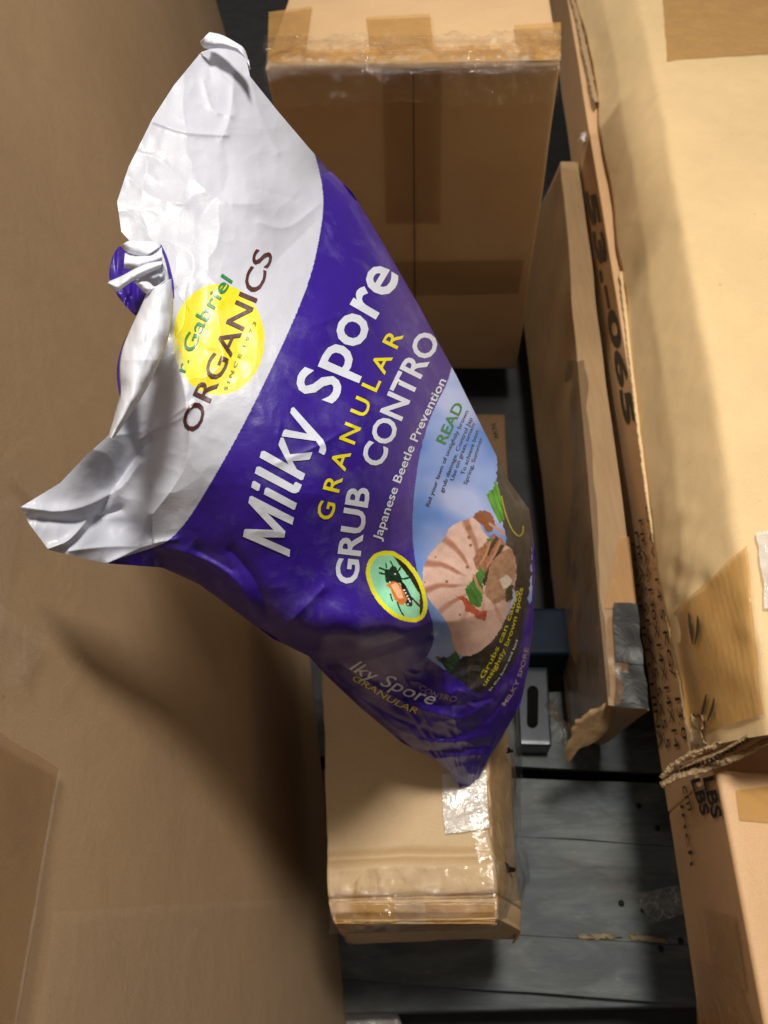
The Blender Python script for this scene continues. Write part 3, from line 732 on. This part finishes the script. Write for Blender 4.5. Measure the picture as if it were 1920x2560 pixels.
RIDGES = [  # polyline (px), height toward camera (m), width (px)
    (V((440, 175), (455, 240), (500, 250)), .003, 9), (V((505, 160), (500, 250), (480, 300)), .004, 14), (V((540, 165), (560, 250), (600, 330)), .003, 12),
    (V((330, 262), (400, 288), (490, 292)), .0035, 7), (V((300, 330), (350, 345), (400, 400)), -.002, 14), (V((275, 380), (330, 430), (400, 440)), .002, 10),
    (V((450, 120), (455, 170)), -.003, 12), (V((480, 300), (500, 390), (440, 460)), -.003, 22), (V((420, 390), (480, 440), (560, 440)), .0025, 14),
    (V((560, 480), (620, 500), (690, 440)), .0025, 10), (V((560, 410), (640, 430)), -.002, 14), (V((600, 560), (680, 480)), -.002, 16),
    (V((45, 1095), (150, 1110), (260, 1060), (300, 1000)), .006, 16), (V((70, 1120), (180, 1130), (260, 1100)), -.005, 12), (V((105, 1185), (150, 1170), (190, 1120)), .005, 9),
    (V((130, 1192), (190, 1150), (230, 1080), (290, 990), (330, 950)), -.004, 11), (V((235, 1215), (320, 1175), (380, 1165)), .004, 10), (V((150, 1190), (230, 1180), (300, 1180)), .003, 9),
    (V((300, 950), (370, 900), (400, 880)), .003, 8), (V((250, 940), (330, 930), (400, 900), (420, 870)), .002, 8),
    (V((340, 1180), (430, 1200), (500, 1240), (540, 1300)), .005, 14), (V((500, 1190), (560, 1260), (590, 1375)), -.006, 16), (V((590, 1375), (640, 1330), (700, 1270)), .005, 16), (V((430, 1190), (500, 1230)), -.003, 14),
    (V((600, 1000), (700, 960), (790, 900)), .0016, 9), (V((630, 720), (720, 690), (820, 640)), .0016, 9), (V((700, 500), (780, 560), (840, 600)), -.002, 14),
    (V((670, 1418), (760, 1412), (850, 1390), (900, 1355)), .016, 20), (V((690, 1436), (790, 1430), (880, 1400), (930, 1370)), -.016, 16), (V((900, 1355), (1000, 1340), (1080, 1310)), .004, 22),
    (V((730, 1430), (800, 1480), (900, 1530), (980, 1550)), .006, 10), (V((700, 1440), (770, 1500), (870, 1560), (960, 1590)), -.005, 11), (V((760, 1500), (850, 1575), (950, 1610), (1050, 1590)), .006, 10),
    (V((850, 1500), (950, 1530), (1060, 1510)), -.005, 12), (V((880, 1590), (960, 1600), (1040, 1570), (1100, 1500)), -.005, 9), (V((900, 1620), (970, 1622), (1050, 1612)), -.007, 8), (V((935, 1640), (1000, 1632), (1060, 1628)), .006, 8),
    (V((940, 1560), (1020, 1550), (1100, 1480)), .005, 10), (V((960, 1500), (1060, 1480), (1120, 1400)), .004, 14), (V((980, 1660), (1008, 1650), (1012, 1700)), .005, 10),
    (V((1060, 1300), (1120, 1260), (1150, 1180)), .003, 16), (V((1100, 1480), (1130, 1400), (1140, 1300)), -.003, 10), (V((960, 820), (1060, 1000), (1130, 1130)), .002, 14)]
RIDGES = [(smooth_poly(p, 14, 2), h, wd) for p, h, wd in RIDGES]
fold_line = smooth_poly(V((380, 770), (402, 860), (412, 950), (400, 1010), (370, 1060), (330, 1110)), 20, 2)
upS, riS, loS, moS = (smooth_poly(q, 40, 1) for q in (upperE, rightE, lowerE, mouth))
def bag_depth(x, y):
    D = tps(x, y)
    # rounding away at the free long edges
    d = np.minimum(dist_poly(x, y, upS[12:]), dist_poly(x, y, riS)); R0 = 120.
    k = np.clip(1-d/R0, 0, 1); D = D+.050*(1-np.sqrt(np.clip(1-k**2*.97, 0, 1)))
    d = dist_poly(x, y, loS[12:]); k = np.clip(1-d/70., 0, 1); D = D+.030*(1-np.sqrt(np.clip(1-k**2*.97, 0, 1)))
    for p, h, wd in RIDGES:
        x0, x1, y0, y1 = p[:, 0].min()-4*wd, p[:, 0].max()+4*wd, p[:, 1].min()-4*wd, p[:, 1].max()+4*wd
        m = (x > x0) & (x < x1) & (y > y0) & (y < y1)
        if not m.any(): continue
        dd = dist_poly(x[m], y[m], p); D[m] -= h*(.5 if p[:, 1].max() < 1000 and h < .005 else .8)*(np.exp(-np.abs(dd/wd)**1.35))
    # the face turns down behind the fold at the logo
    sd = dist_poly(x, y, fold_line)
    leftof = x < np.interp(y, fold_line[:, 1], fold_line[:, 0])
    yy = np.exp(-(np.maximum(np.abs(y-1130)-170, 0)/60)**2)
    sfac = np.where(leftof, 1-np.exp(-(sd/70.)), 0)*np.exp(-(np.maximum(sd-110, 0)/70)**2)
    D = D+yy*sfac*.030
    # soft wrinkling
    whitez = np.clip((900-x)/500, 0, 1)
    D = D+.0022*noise2(x/95, y/95, 1, 2)+.0042*np.abs(noise2(x/88+.2*noise2(x/40, y/40, 1, 14), y/105, 1, 8))*(.35+.5*whitez)+.0007*np.abs(noise2(x/34, y/38, 1, 4))*(.4+.6*whitez)+.0002*noise2(x/17, y/20, 1, 4)
    gus = np.clip((y-(1640-.1*(x-800)))/60, 0, 1)*np.clip((1330-x)/150, 0, 1)
    ang = np.arctan2(y-2000, x-1170)
    D = D+gus*(.007*np.abs(noise2(ang*12, np.hypot(x-1170, y-2000)/240, 1, 6))+.004*np.abs(noise2(x/40+y/70, y/24-x/60, 1, 3)))
    return D
D_ = bag_depth(X_.copy(), Y_.copy())
front = at(X_, Y_, D_)
th = .13*np.sqrt(np.clip(4*A_*(1-A_), 0, 1))*np.clip(4*B_*(1-B_), 0, 1)**.5*np.clip(A_*2.2, .12, 1)
xy2 = XY+(np.array([X_.mean(), Y_.mean()])-XY)*.02
backg = at(X_, Y_, np.maximum(D_*.15+.85*tps(X_, Y_), D_+.003)+th)
# rim closes exactly
for sl_ in (np.s_[0, :], np.s_[-1, :], np.s_[:, 0], np.s_[:, -1]): backg[sl_] = front[sl_]
nrm = plL[1] if plL[1][0] > 0 else -plL[1]
print('bag to left carton clearance', ((front.reshape(-1, 3)-plL[0])@nrm).min(), ((backg.reshape(-1, 3)-plL[0])@nrm).min())
g_ = backg.reshape(-1, 3); clr = (g_-plL[0])@nrm; g_ += nrm*np.clip(.012-clr, 0, None)[:, None]; backg = g_.reshape(backg.shape)

# ---- flat print design, by position on the panel
C = np.zeros(X_.shape+(3,)); PUR = np.array(srgb(50, 25, 136)); WHT = np.array(srgb(190, 194, 208)); WHT_LIT = np.array(srgb(214, 219, 232))  # last one: same white film, paled to paint in stronger light
C[:] = PUR
x, y = X_, Y_
def paint(mask, col): C[mask] = col
def V2(z, ox, oy, *p): return [(ox+a/z, oy+b/z) for a, b in p]
wb = smooth_poly([(779, 360), (800, 430), (811, 505), (800, 590), (778, 690), (735, 800), (672, 935), (600, 1080), (520, 1220), (470, 1300), (425, 1352), (375, 1372), (270, 1404), (240, 1430), (20, 1420)], 80, 2)
white_poly = list(map(tuple, wb))+[(-50, 1300), (-50, 0), (700, 0), (740, 300)]
mw = inpoly(x, y, white_poly); paint(mw, WHT)
# faint show-through patches on the white film
nz = noise2(x/120, y/120, 1, 21)
C[mw] *= (1-.10*np.clip(nz[mw]-.1, 0, 1))[:, None]
# lighter violet swoosh beside the sky
sw = smooth_poly([(1085, 1010), (1040, 1110), (990, 1200), (975, 1330), (975, 1420), (1035, 1450), (1035, 1300), (1045, 1180), (1075, 1080)], 60, 2)
paint(inpoly(x, y, sw), np.array(srgb(64, 36, 154)))
# soil
soil = V2(1, 0, 0, (1243, 1120), (1242, 1230), (1262, 1330), (1290, 1500), (1225, 1600), (1150, 1650), (1085, 1640), (1135, 1690), (1190, 1732), (1235, 1724), (1290, 1650), (1318, 1540), (1330, 1400), (1335, 1300), (1300, 1220))
sky = smooth_poly([(1130, 915), (1118, 960), (1090, 1010), (1060, 1085), (1040, 1190), (1030, 1290), (1033, 1380), (1052, 1470), (1078, 1540), (1087, 1590), (1078, 1625), (1066, 1642)], 60, 2)
msky = inpoly(x, y, list(map(tuple, sky))+[(1110, 1674), (1200, 1680), (1330, 1500), (1330, 1300), (1260, 1150), (1200, 960)])
cl = np.clip(.5+.9*noise2((x+y*.5)/120, (y-x*.5)/60, 1, 31)+.35*noise2(x/38, y/38, 1, 32), 0, 1)
cl = np.clip(cl+.5*np.exp(-(((x-1190)/55)**2+((y-1250)/60)**2))-.5*np.clip((1110-x)/90, 0, 1), 0, 1)
skyc = np.array(srgb(70, 135, 225))*(1-cl[..., None])+np.array(srgb(178, 195, 245))*cl[..., None]
C[msky] = skyc[msky]
ms = inpoly(x+5*noise2(x/9, y/9, 1, 3), y+6*noise2(x/8, y/8, 1, 5), soil)
sn = noise2(x/10, y/10, 1, 41)*.5+noise2(x/4.5, y/4.5, 1, 42)*.5
C[ms] = (np.array(srgb(42, 43, 45))*(1+.7*sn[..., None]))[ms]
# grass
def grass(poly, ang, base=(50, 140, 40)):
    j = 10*np.abs(noise2((x*math.cos(ang)-y*math.sin(ang))/4, (x+y)*0, 1, 6))
    m = inpoly(x+j*math.cos(ang)*1.2, y+j*math.sin(ang), poly); g = .8+.6*noise2((x*math.cos(ang+1.57)+y*math.sin(ang+1.57))/3.4, (x*math.cos(ang)+y*math.sin(ang))/22, 1, 11)
    C[m] = (np.array(srgb(*base))*np.clip(g, .25, 1.6)[..., None])[m]
grass([(1216, 1238), (1232, 1225), (1240, 1200), (1250, 1230), (1262, 1300), (1250, 1310), (1232, 1275)], 1.2, (75, 165, 40))
grass([(1108, 1662), (1125, 1640), (1148, 1628), (1150, 1650), (1135, 1675), (1118, 1676)], .9, (40, 105, 38))
# grub body
g3 = lambda *p: V2(3.016, 850, 1300, *p)
body = smooth_poly(g3((1030, -10), (960, -10), (890, 20), (820, 60), (800, 120), (760, 160), (710, 230), (668, 262), (655, 310), (625, 360), (622, 480), (655, 570), (700, 640), (760, 700), (800, 770), (835, 830), (850, 930), (880, 1000), (930, 1030), (1010, 1020), (1100, 960), (1200, 850), (1260, 720), (1310, 550), (1335, 400), (1325, 290), (1290, 205), (1200, 170), (1140, 150), (1080, 90), (1030, -10)), 160, 1)
frx = x+2.2*noise2(x/3.5, y/3.5, 1, 51); fry = y+2.2*noise2(x/3.5, y/3.5, 1, 52)
mb = inpoly(frx, fry, body)
cxg, cyg = 850+1080/3.016, 1300+470/3.016
angb = np.arctan2(y-cyg, x-cxg); rad = np.hypot(x-cxg, y-cyg)
seg = np.sin(angb*13+.5*np.sin(rad/20)+.6*noise2(x/30, y/30, 1, 61)); groove = np.clip((seg-.45)/.5, 0, 1)*np.clip((rad-38)/30, 0, 1)*np.clip((1180-y*.75)/60, 0, 1)
skin = np.array(srgb(232, 194, 180))*(1+.14*noise2(x/14, y/14, 1, 62)+.08*noise2(x/4, y/4, 1, 63))[..., None]
skin = skin*(1-.62*groove[..., None]*np.array([.7, 1, 1.1]))
fade = np.clip((x-1240)/60, 0, 1)*np.clip((y-1340)/60, 0, 1)
skin = skin*(1-.45*fade[..., None])
C[mb] = skin[mb]
def blob(poly, col, var=.2, sc_=6., fr=3.):
    m = inpoly(x+fr*noise2(x/4, y/4, 1, 71), y+fr*noise2(x/4, y/4, 1, 72), poly); C[m] = (np.array(srgb(*col))*(1+var*noise2(x/sc_, y/sc_, 1, 73)[..., None]))[m]
g2 = lambda *p: V2(3.318, 850, 900, *p)
blob(g2((1100, 1305), (1130, 1262), (1190, 1245), (1240, 1262), (1270, 1300), (1290, 1370), (1250, 1430), (1205, 1420), (1190, 1380)), (140, 78, 48), .25, 8, 2)
blob(g3((870, 570), (950, 580), (1010, 650), (1060, 690), (1110, 670), (1100, 760), (1040, 750), (1000, 700), (950, 690), (930, 620)), (190, 85, 62), .3)
blob(g3((1060, 200), (1160, 100), (1230, 150), (1250, 190), (1130, 400), (1080, 420), (1030, 370), (1000, 290)), (168, 108, 84), .5, 5)
blob(g3((1190, 190), (1240, 190), (1130, 400), (1090, 500), (1070, 470), (1100, 400)), (40, 34, 30), .4, 4)
blob(g3((1095, 240), (1180, 120), (1195, 135), (1120, 270)), (60, 40, 34), .4, 4, 2)
blob(g3((1140, 320), (1230, 230), (1290, 215), (1320, 300), (1320, 430), (1240, 600), (1160, 640), (1090, 560), (1110, 430)), (176, 134, 108), .3, 7)
blob(g3((1205, 440), (1260, 410), (1295, 450), (1280, 510), (1230, 520)), (222, 205, 190), .1, 5)
blob(g3((1250, 520), (1300, 480), (1300, 600), (1250, 620)), (52, 60, 50), .3, 5)
grass(g3((945, 530), (990, 470), (1060, 360), (1100, 400), (1080, 480), (1080, 600), (1060, 670), (990, 640)), 1.0, (60, 140, 50))
grass(g3((1110, 150), (1140, 135), (1150, 160), (1120, 175)), 1.0, (50, 130, 60))
for p in ((g3((1130, 30), (1190, 70), (1235, 105))), (g3((1010, 420), (1040, 500), (1080, 550)))):
    dd = dist_poly(x, y, p); C[dd < 3.5] = srgb(206, 150, 120)
for p in (g3((1210, 160), (1170, 250), (1110, 350)), g3((1130, 170), (1100, 260), (1060, 330))):
    dd = dist_poly(x, y, p); C[dd < 3.2] = srgb(196, 142, 104)
# small brown freckles on the grub
for (fx, fy, fr) in ((975, 130, 5), (805, 465, 4), (905, 715, 3), (960, 355, 4), (850, 365, 3), (970, 60, 7), (985, 190, 4), (720, 280, 2.5), (640, 470, 2)):
    dd = np.hypot(x-(850+fx/3.016), y-(1300+fy/3.016)); C[dd < fr] = srgb(160, 104, 70)
# thin yellow loop on the soil at the edge
lp = smooth_poly(g2((1340, 1130), (1365, 1250), (1400, 1350), (1440, 1430), (1490, 1470), (1520, 1430), (1520, 1380)), 40, 2)
C[dist_poly(x, y, lp) < 1.6] = srgb(170, 160, 40)
# beetle medallion
ov = smooth_poly(g3((400, 252), (330, 245), (250, 275), (206, 370), (220, 460), (262, 560), (340, 660), (440, 735), (560, 762), (625, 730), (650, 645), (625, 520), (570, 400), (490, 305), (400, 252)), 120, 1)
mo = inpoly(x, y, ov); do_ = dist_poly(x, y, ov)
mint = np.array(srgb(148, 222, 184))*(1+.12*noise2(x/14, y/14, 1, 81)+.06*noise2(x/5, y/5, 1, 82))[..., None]
C[mo] = mint[mo]
def inb(poly, col, var=.15, fr=1.0):
    m = mo & inpoly(x+fr*noise2(x/3, y/3, 1, 91), y+fr*noise2(x/3, y/3, 1, 92), poly); C[m] = (np.array(srgb(*col))*(1+var*noise2(x/5, y/5, 1, 93)[..., None]))[m]
inb(g3((380, 240), (470, 280), (560, 370), (650, 560), (640, 660), (600, 560), (520, 430), (440, 330)), (34, 26, 22))
inb(g3((600, 570), (660, 560), (640, 720), (600, 740)), (34, 26, 22))
inb(g3((340, 372), (370, 375), (390, 345), (420, 350), (440, 390), (470, 440), (465, 470), (400, 480), (345, 470), (335, 410)), (18, 52, 34), .5)
inb(g3((450, 440), (500, 500), (545, 590), (545, 650), (510, 655), (480, 600)), (20, 20, 22))
inb(g3((345, 490), (380, 520), (410, 600), (450, 640), (480, 640), (505, 600), (480, 540), (450, 480), (400, 460)), (206, 120, 58), .3)
inb(g3((385, 490), (420, 470), (460, 520), (480, 590), (440, 590), (410, 540)), (238, 180, 140), .2)
for k, p in enumerate([g3((440, 440), (480, 445), (520, 435)), g3((430, 400), (455, 360)), g3((350, 380), (300, 362)), g3((345, 410), (300, 400)), g3((545, 590), (600, 650)), g3((430, 620), (460, 690), (480, 720)), g3((380, 560), (395, 610)), g3((400, 350), (380, 310)), g3((350, 360), (345, 330))]):
    C[mo & (dist_poly(x, y, p) < (2.4 if k < 5 else 1.8))] = srgb(24, 44, 30)
for (fx, fy) in ((415, 408), (485, 528), (495, 550), (507, 573), (517, 595), (528, 612), (512, 635), (376, 470)):
    C[np.hypot(x-(850+fx/3.016), y-(1300+fy/3.016)) < 2.2] = srgb(240, 240, 235)
C[do_ < 5.2] = srgb(236, 232, 20)
# dark strip of soil print nearest the lower right edge returns to violet
# logo disc
dsk = ((x-546)/115)**2+((y-849)/139)**2
m = (dsk < 1) & (x > np.interp(y, [700, 830, 900, 980], [425, 432, 455, 476])); C[m] = (np.array(srgb(222, 210, 6)))
m = (dsk < 1) & ~(x > np.interp(y, [700, 830, 900, 980], [425, 432, 455, 476])); C[m] = np.array(srgb(214, 210, 160))
C = np.clip(C, .004, .95)

t_bag = thing('product_bag', 'purple and white plastic bag of grub control granules lying across the gap', 'bag')
n_, m_ = X_.shape
idx = np.arange(n_*m_).reshape(n_, m_)
def addcol(me, arr):
    at_ = me.color_attributes.new('print', 'FLOAT_COLOR', 'POINT'); d4 = np.ones((len(me.vertices), 4), np.float32); d4[:, :3] = arr.reshape(-1, 3); at_.data.foreach_set('color', d4.ravel())
me = gridmesh('front_panel', front); addcol(me, C); link('front_panel', me, M['bag'], t_bag)
st = 3; bi = np.r_[np.arange(0, n_-1, st), n_-1]; bj = np.r_[np.arange(0, m_-1, st), m_-1]
bg = backg[np.ix_(bi, bj)]; me = gridmesh('back_panel', bg); Cb = np.zeros((len(bi), len(bj), 3)); Cb[:] = PUR; addcol(me, Cb); link('back_panel', me, M['bag'], t_bag)
def bag_lift(off=.0007):
    return lambda x, y: at(x, y, bag_depth(np.array(x, float), np.array(y, float))-off)
BL = bag_lift()
def T(s, base, cap, mat, bold=.012, shear=0., seg=.1): lettering('lettering', s, base, cap, BL, M[mat], t_bag, bold, shear, seg)
GL = lambda z, ox, oy, *p: [(ox+a/z, oy+b/z) for a, b in p]
MILKY = [[(205, 1685), (940, 2005), (950, 1890), (510, 1695), (860, 1700), (875, 1600), (590, 1310), (985, 1500), (1010, 1385), (345, 1040), (310, 1055), (290, 1150), (690, 1580), (250, 1563), (225, 1575)],
         [(575, 910), (553, 930), (535, 1015), (1005, 1262), (1025, 1255), (1057, 1158), (600, 912)], [(385, 802), (355, 815), (335, 905), (432, 964), (462, 950), (482, 860)],
         [(440, 575), (415, 592), (390, 685), (980, 992), (1035, 1000), (1085, 975), (1115, 920), (1135, 865), (1045, 820), (1025, 830), (1003, 870), (480, 582)],
         [(520, 330), (492, 345), (468, 435), (1120, 792), (1155, 785), (1187, 690), (1055, 620), (985, 492), (1245, 470), (1265, 455), (1303, 350), (950, 385), (845, 120), (800, 120), (765, 235), (925, 545), (550, 333)]]
MILKY = [GL(6.32, 575, 1075, *g) for g in MILKY]+[GL(2.212, 400, 550, (740, 1035), (726, 1040), (720, 1066), (815, 1182), (695, 1158), (684, 1163), (672, 1196), (862, 1222), (886, 1255), (877, 1284), (905, 1300), (914, 1290), (919, 1270), (915, 1243), (902, 1215))]
from mathutils.geometry import tessellate_polygon
for g in MILKY:
    bm = bmesh.new(); vs = [bm.verts.new((p[0], p[1], 0)) for p in g]
    for tri in tessellate_polygon([[Vector((p[0], p[1], 0)) for p in g]]):
        bm.faces.new([vs[i] for i in tri])
    for _ in range(5):
        es = [e for e in bm.edges if e.calc_length() > 7]
        if not es: break
        bmesh.ops.subdivide_edges(bm, edges=es, cuts=1); bmesh.ops.triangulate(bm, faces=[f for f in bm.faces if len(f.verts) > 3])
    co = np.array([v.co for v in bm.verts]); W = BL(co[:, 0], co[:, 1])
    for v, p in zip(bm.verts, W): v.co = Vector(p)
    m2 = bpy.data.meshes.new('lettering'); bm.to_mesh(m2); bm.free(); link('lettering', m2, M['p_white'], t_bag)
T('Spore', [(836, 1012), (868, 925), (916, 832), (1001, 690)], 114, 'p_white', .018, seg=.06)
T('G R A N U L A R', [(829, 1303), (862, 1170), (930, 1000), (1009, 838)], 43, 'p_yellow', .012)
T('GRUB', [(892, 1462), (904, 1350), (925, 1222)], 58, 'p_white', .024)
T('CONTRO', [(952, 1172), (990, 1080), (1040, 965), (1102, 848)], 60, 'p_white', .022)
T('Japanese Beetle Prevention', [(951, 1353), (975, 1280), (1005, 1195), (1060, 1065), (1116, 952)], 22, 'p_white', .014)
T('READ', [(1113, 1112), (1135, 1065), (1160, 1014)], 27, 'p_green', .02)
T('Rid your lawn of unsightly brown', [(1073, 1267), (1115, 1150), (1172, 1028)], 10, 'p_black')
T('grub damage. Control Jap', [(1108, 1232), (1140, 1145), (1182, 1046)], 10, 'p_black')
T('Use on grass, ornam', [(1134, 1202), (1160, 1130), (1188, 1060)], 10, 'p_black')
T('To achieve best', [(1160, 1188), (1180, 1130), (1198, 1076)], 10, 'p_black')
T('Spring, Summer', [(1167, 1212), (1188, 1155), (1207, 1094)], 10, 'p_black')
T('Grubs can cause', [(1208, 1698), (1240, 1640), (1270, 1570), (1298, 1478)], 12, 'p_lawn', .015)
T('unsightly brown spots', [(1213, 1716), (1255, 1650), (1288, 1570), (1308, 1470)], 11, 'p_lawn', .015)
T('In the lawn and turf', [(1226, 1728), (1262, 1680), (1296, 1600)], 6, 'p_white')
T('MILKY SPORE', [(1262, 1766), (1280, 1742), (1306, 1690), (1322, 1620)], 11, 'p_white_shade')
T('lky Spore', [(872, 1672), (917, 1700), (975, 1722), (1030, 1748), (1085, 1764)], 34, 'p_white', .004, .35)
T('GRANULAR', [(880, 1700), (930, 1728), (980, 1760), (1040, 1785)], 16, 'p_yellow', .002, .2)
T('CONTRO', [(1046, 1722), (1085, 1745), (1140, 1756)], 15, 'p_white_shade', -.01, .3)
T('Gabriel', [(484, 882), (503, 830), (535, 770), (582, 702)], 34, 'p_green', .010)
T('r.', [(463, 932), (474, 900)], 26, 'p_green', .0)
T('ORGANICS', [(492, 1085), (518, 1020), (560, 930), (610, 820), (650, 735), (684, 634)], 50, 'p_brown', .008)
T('S I N C E  1 9 7 3', [(567, 976), (585, 930), (612, 870), (642, 806)], 9, 'p_olive')

# ---- folded white rim in front of the mouth (part of the bag)
def ribbon(name, left, right, zf, cols, n=200, m=40, bulge=.008, seed=0, mat='bag', wr=.003, close=True):
    L, R_ = smooth_poly(left, n, 2), smooth_poly(right, n, 2)
    t = np.linspace(0, 1, m)[None, :, None]; P2_ = L[:, None]*(1-t)+R_[:, None]*t
    x_, y_ = P2_[..., 0], P2_[..., 1]
    tt = np.linspace(0, 1, m)[None, :]
    D = zf(x_, y_)-bulge*np.sin(np.pi*tt)**.7+wr*noise2(x_/30, y_/45, 1, seed)+wr*.5*noise2(x_/12, y_/30, 1, seed+1)
    W = at(x_, y_, D)
    me = gridmesh(name, W); c = np.zeros(x_.shape+(3,)); c[:] = cols; addcol(me, c)
    o = link(name, me, M[mat], t_bag); md = o.modifiers.new('s', 'SOLIDIFY'); md.thickness = .0006; md.offset = 0
    return o
K3 = lambda *p: V2(3.456, 240, 560, *p)
rimd = lambda x, y: np.interp(y, [560, 720, 900, 1120, 1280], [.535, .505, .485, .480, .485])+0*x
# violet back panel peeking out on the left
ribbon('back_panel_edge', K3((225, 180), (150, 240), (100, 480), (200, 640), (330, 790), (400, 800)), K3((500, 180), (480, 300), (480, 500), (520, 640), (500, 800), (500, 860)),
       lambda x, y: rimd(x, y)+.045, PUR, bulge=.001, seed=5, wr=.008)
ribbon('back_panel_edge', K3((330, 860), (230, 1030), (175, 1250), (200, 1480), (250, 1560)), K3((420, 900), (330, 1080), (300, 1300), (300, 1480), (320, 1560)),
       lambda x, y: rimd(x, y)+.03, PUR, bulge=.002, seed=6)
# long rolled fold
ribbon('folded_rim', K3((440, 600), (370, 760), (300, 900), (225, 1080), (200, 1260), (225, 1480), (170, 1650), (110, 1850)),
       K3((655, 470), (668, 640), (655, 830), (610, 1040), (545, 1190), (450, 1400), (320, 1610), (150, 1850)), lambda x, y: rimd(x, y)-.004, WHT_LIT, bulge=.016, seed=1)
# crumpled pleats at the top of the fold
ribbon('pleat', K3((210, 185), (260, 240), (330, 270), (420, 285)), K3((300, 140), (400, 150), (500, 150), (560, 190)), lambda x, y: rimd(x, y)-.010, WHT_LIT, n=90, m=30, bulge=.008, seed=2)
ribbon('pleat', K3((240, 380), (330, 390), (430, 380), (570, 330)), K3((250, 250), (330, 280), (460, 240), (570, 200)), lambda x, y: rimd(x, y)-.006, WHT_LIT, n=90, m=30, bulge=.010, seed=3)
ribbon('pleat', K3((105, 520), (180, 600), (260, 520), (420, 440), (560, 370)), K3((110, 500), (230, 450), (330, 390), (440, 340), (580, 320)), lambda x, y: rimd(x, y)-.014, WHT_LIT, n=90, m=30, bulge=.008, seed=4)
ribbon('pleat', K3((330, 500), (400, 560), (470, 600), (560, 600)), K3((480, 400), (540, 350), (590, 340), (640, 470)), lambda x, y: rimd(x, y)-.004, WHT_LIT, n=90, m=30, bulge=-.006, seed=9)
ribbon('pleat', K3((350, 520), (400, 570), (440, 605), (470, 600)), K3((400, 500), (460, 500), (510, 560), (620, 470)), lambda x, y: rimd(x, y)-.014, WHT_LIT, n=90, m=30, bulge=.006, seed=10)
ribbon('print_stripe', K3((545, 180), (590, 290), (625, 430), (660, 560), (668, 640)), K3((565, 180), (620, 290), (655, 430), (675, 520), (676, 640)), lambda x, y: rimd(x, y)-.008, PUR, n=90, m=6, bulge=.0, seed=11, wr=.0)
# small turned-over tab at the top corner
K1 = lambda *p: V2(1.728, 0, 0, *p)
ribbon('folded_tab', K1((865, 180), (880, 212), (950, 205), (1020, 218), (1075, 260)), K1((905, 140), (960, 150), (1020, 185), (1060, 210), (1080, 300)), lambda x, y: .612+0*x, WHT_LIT, n=90, m=24, bulge=.008, seed=12)
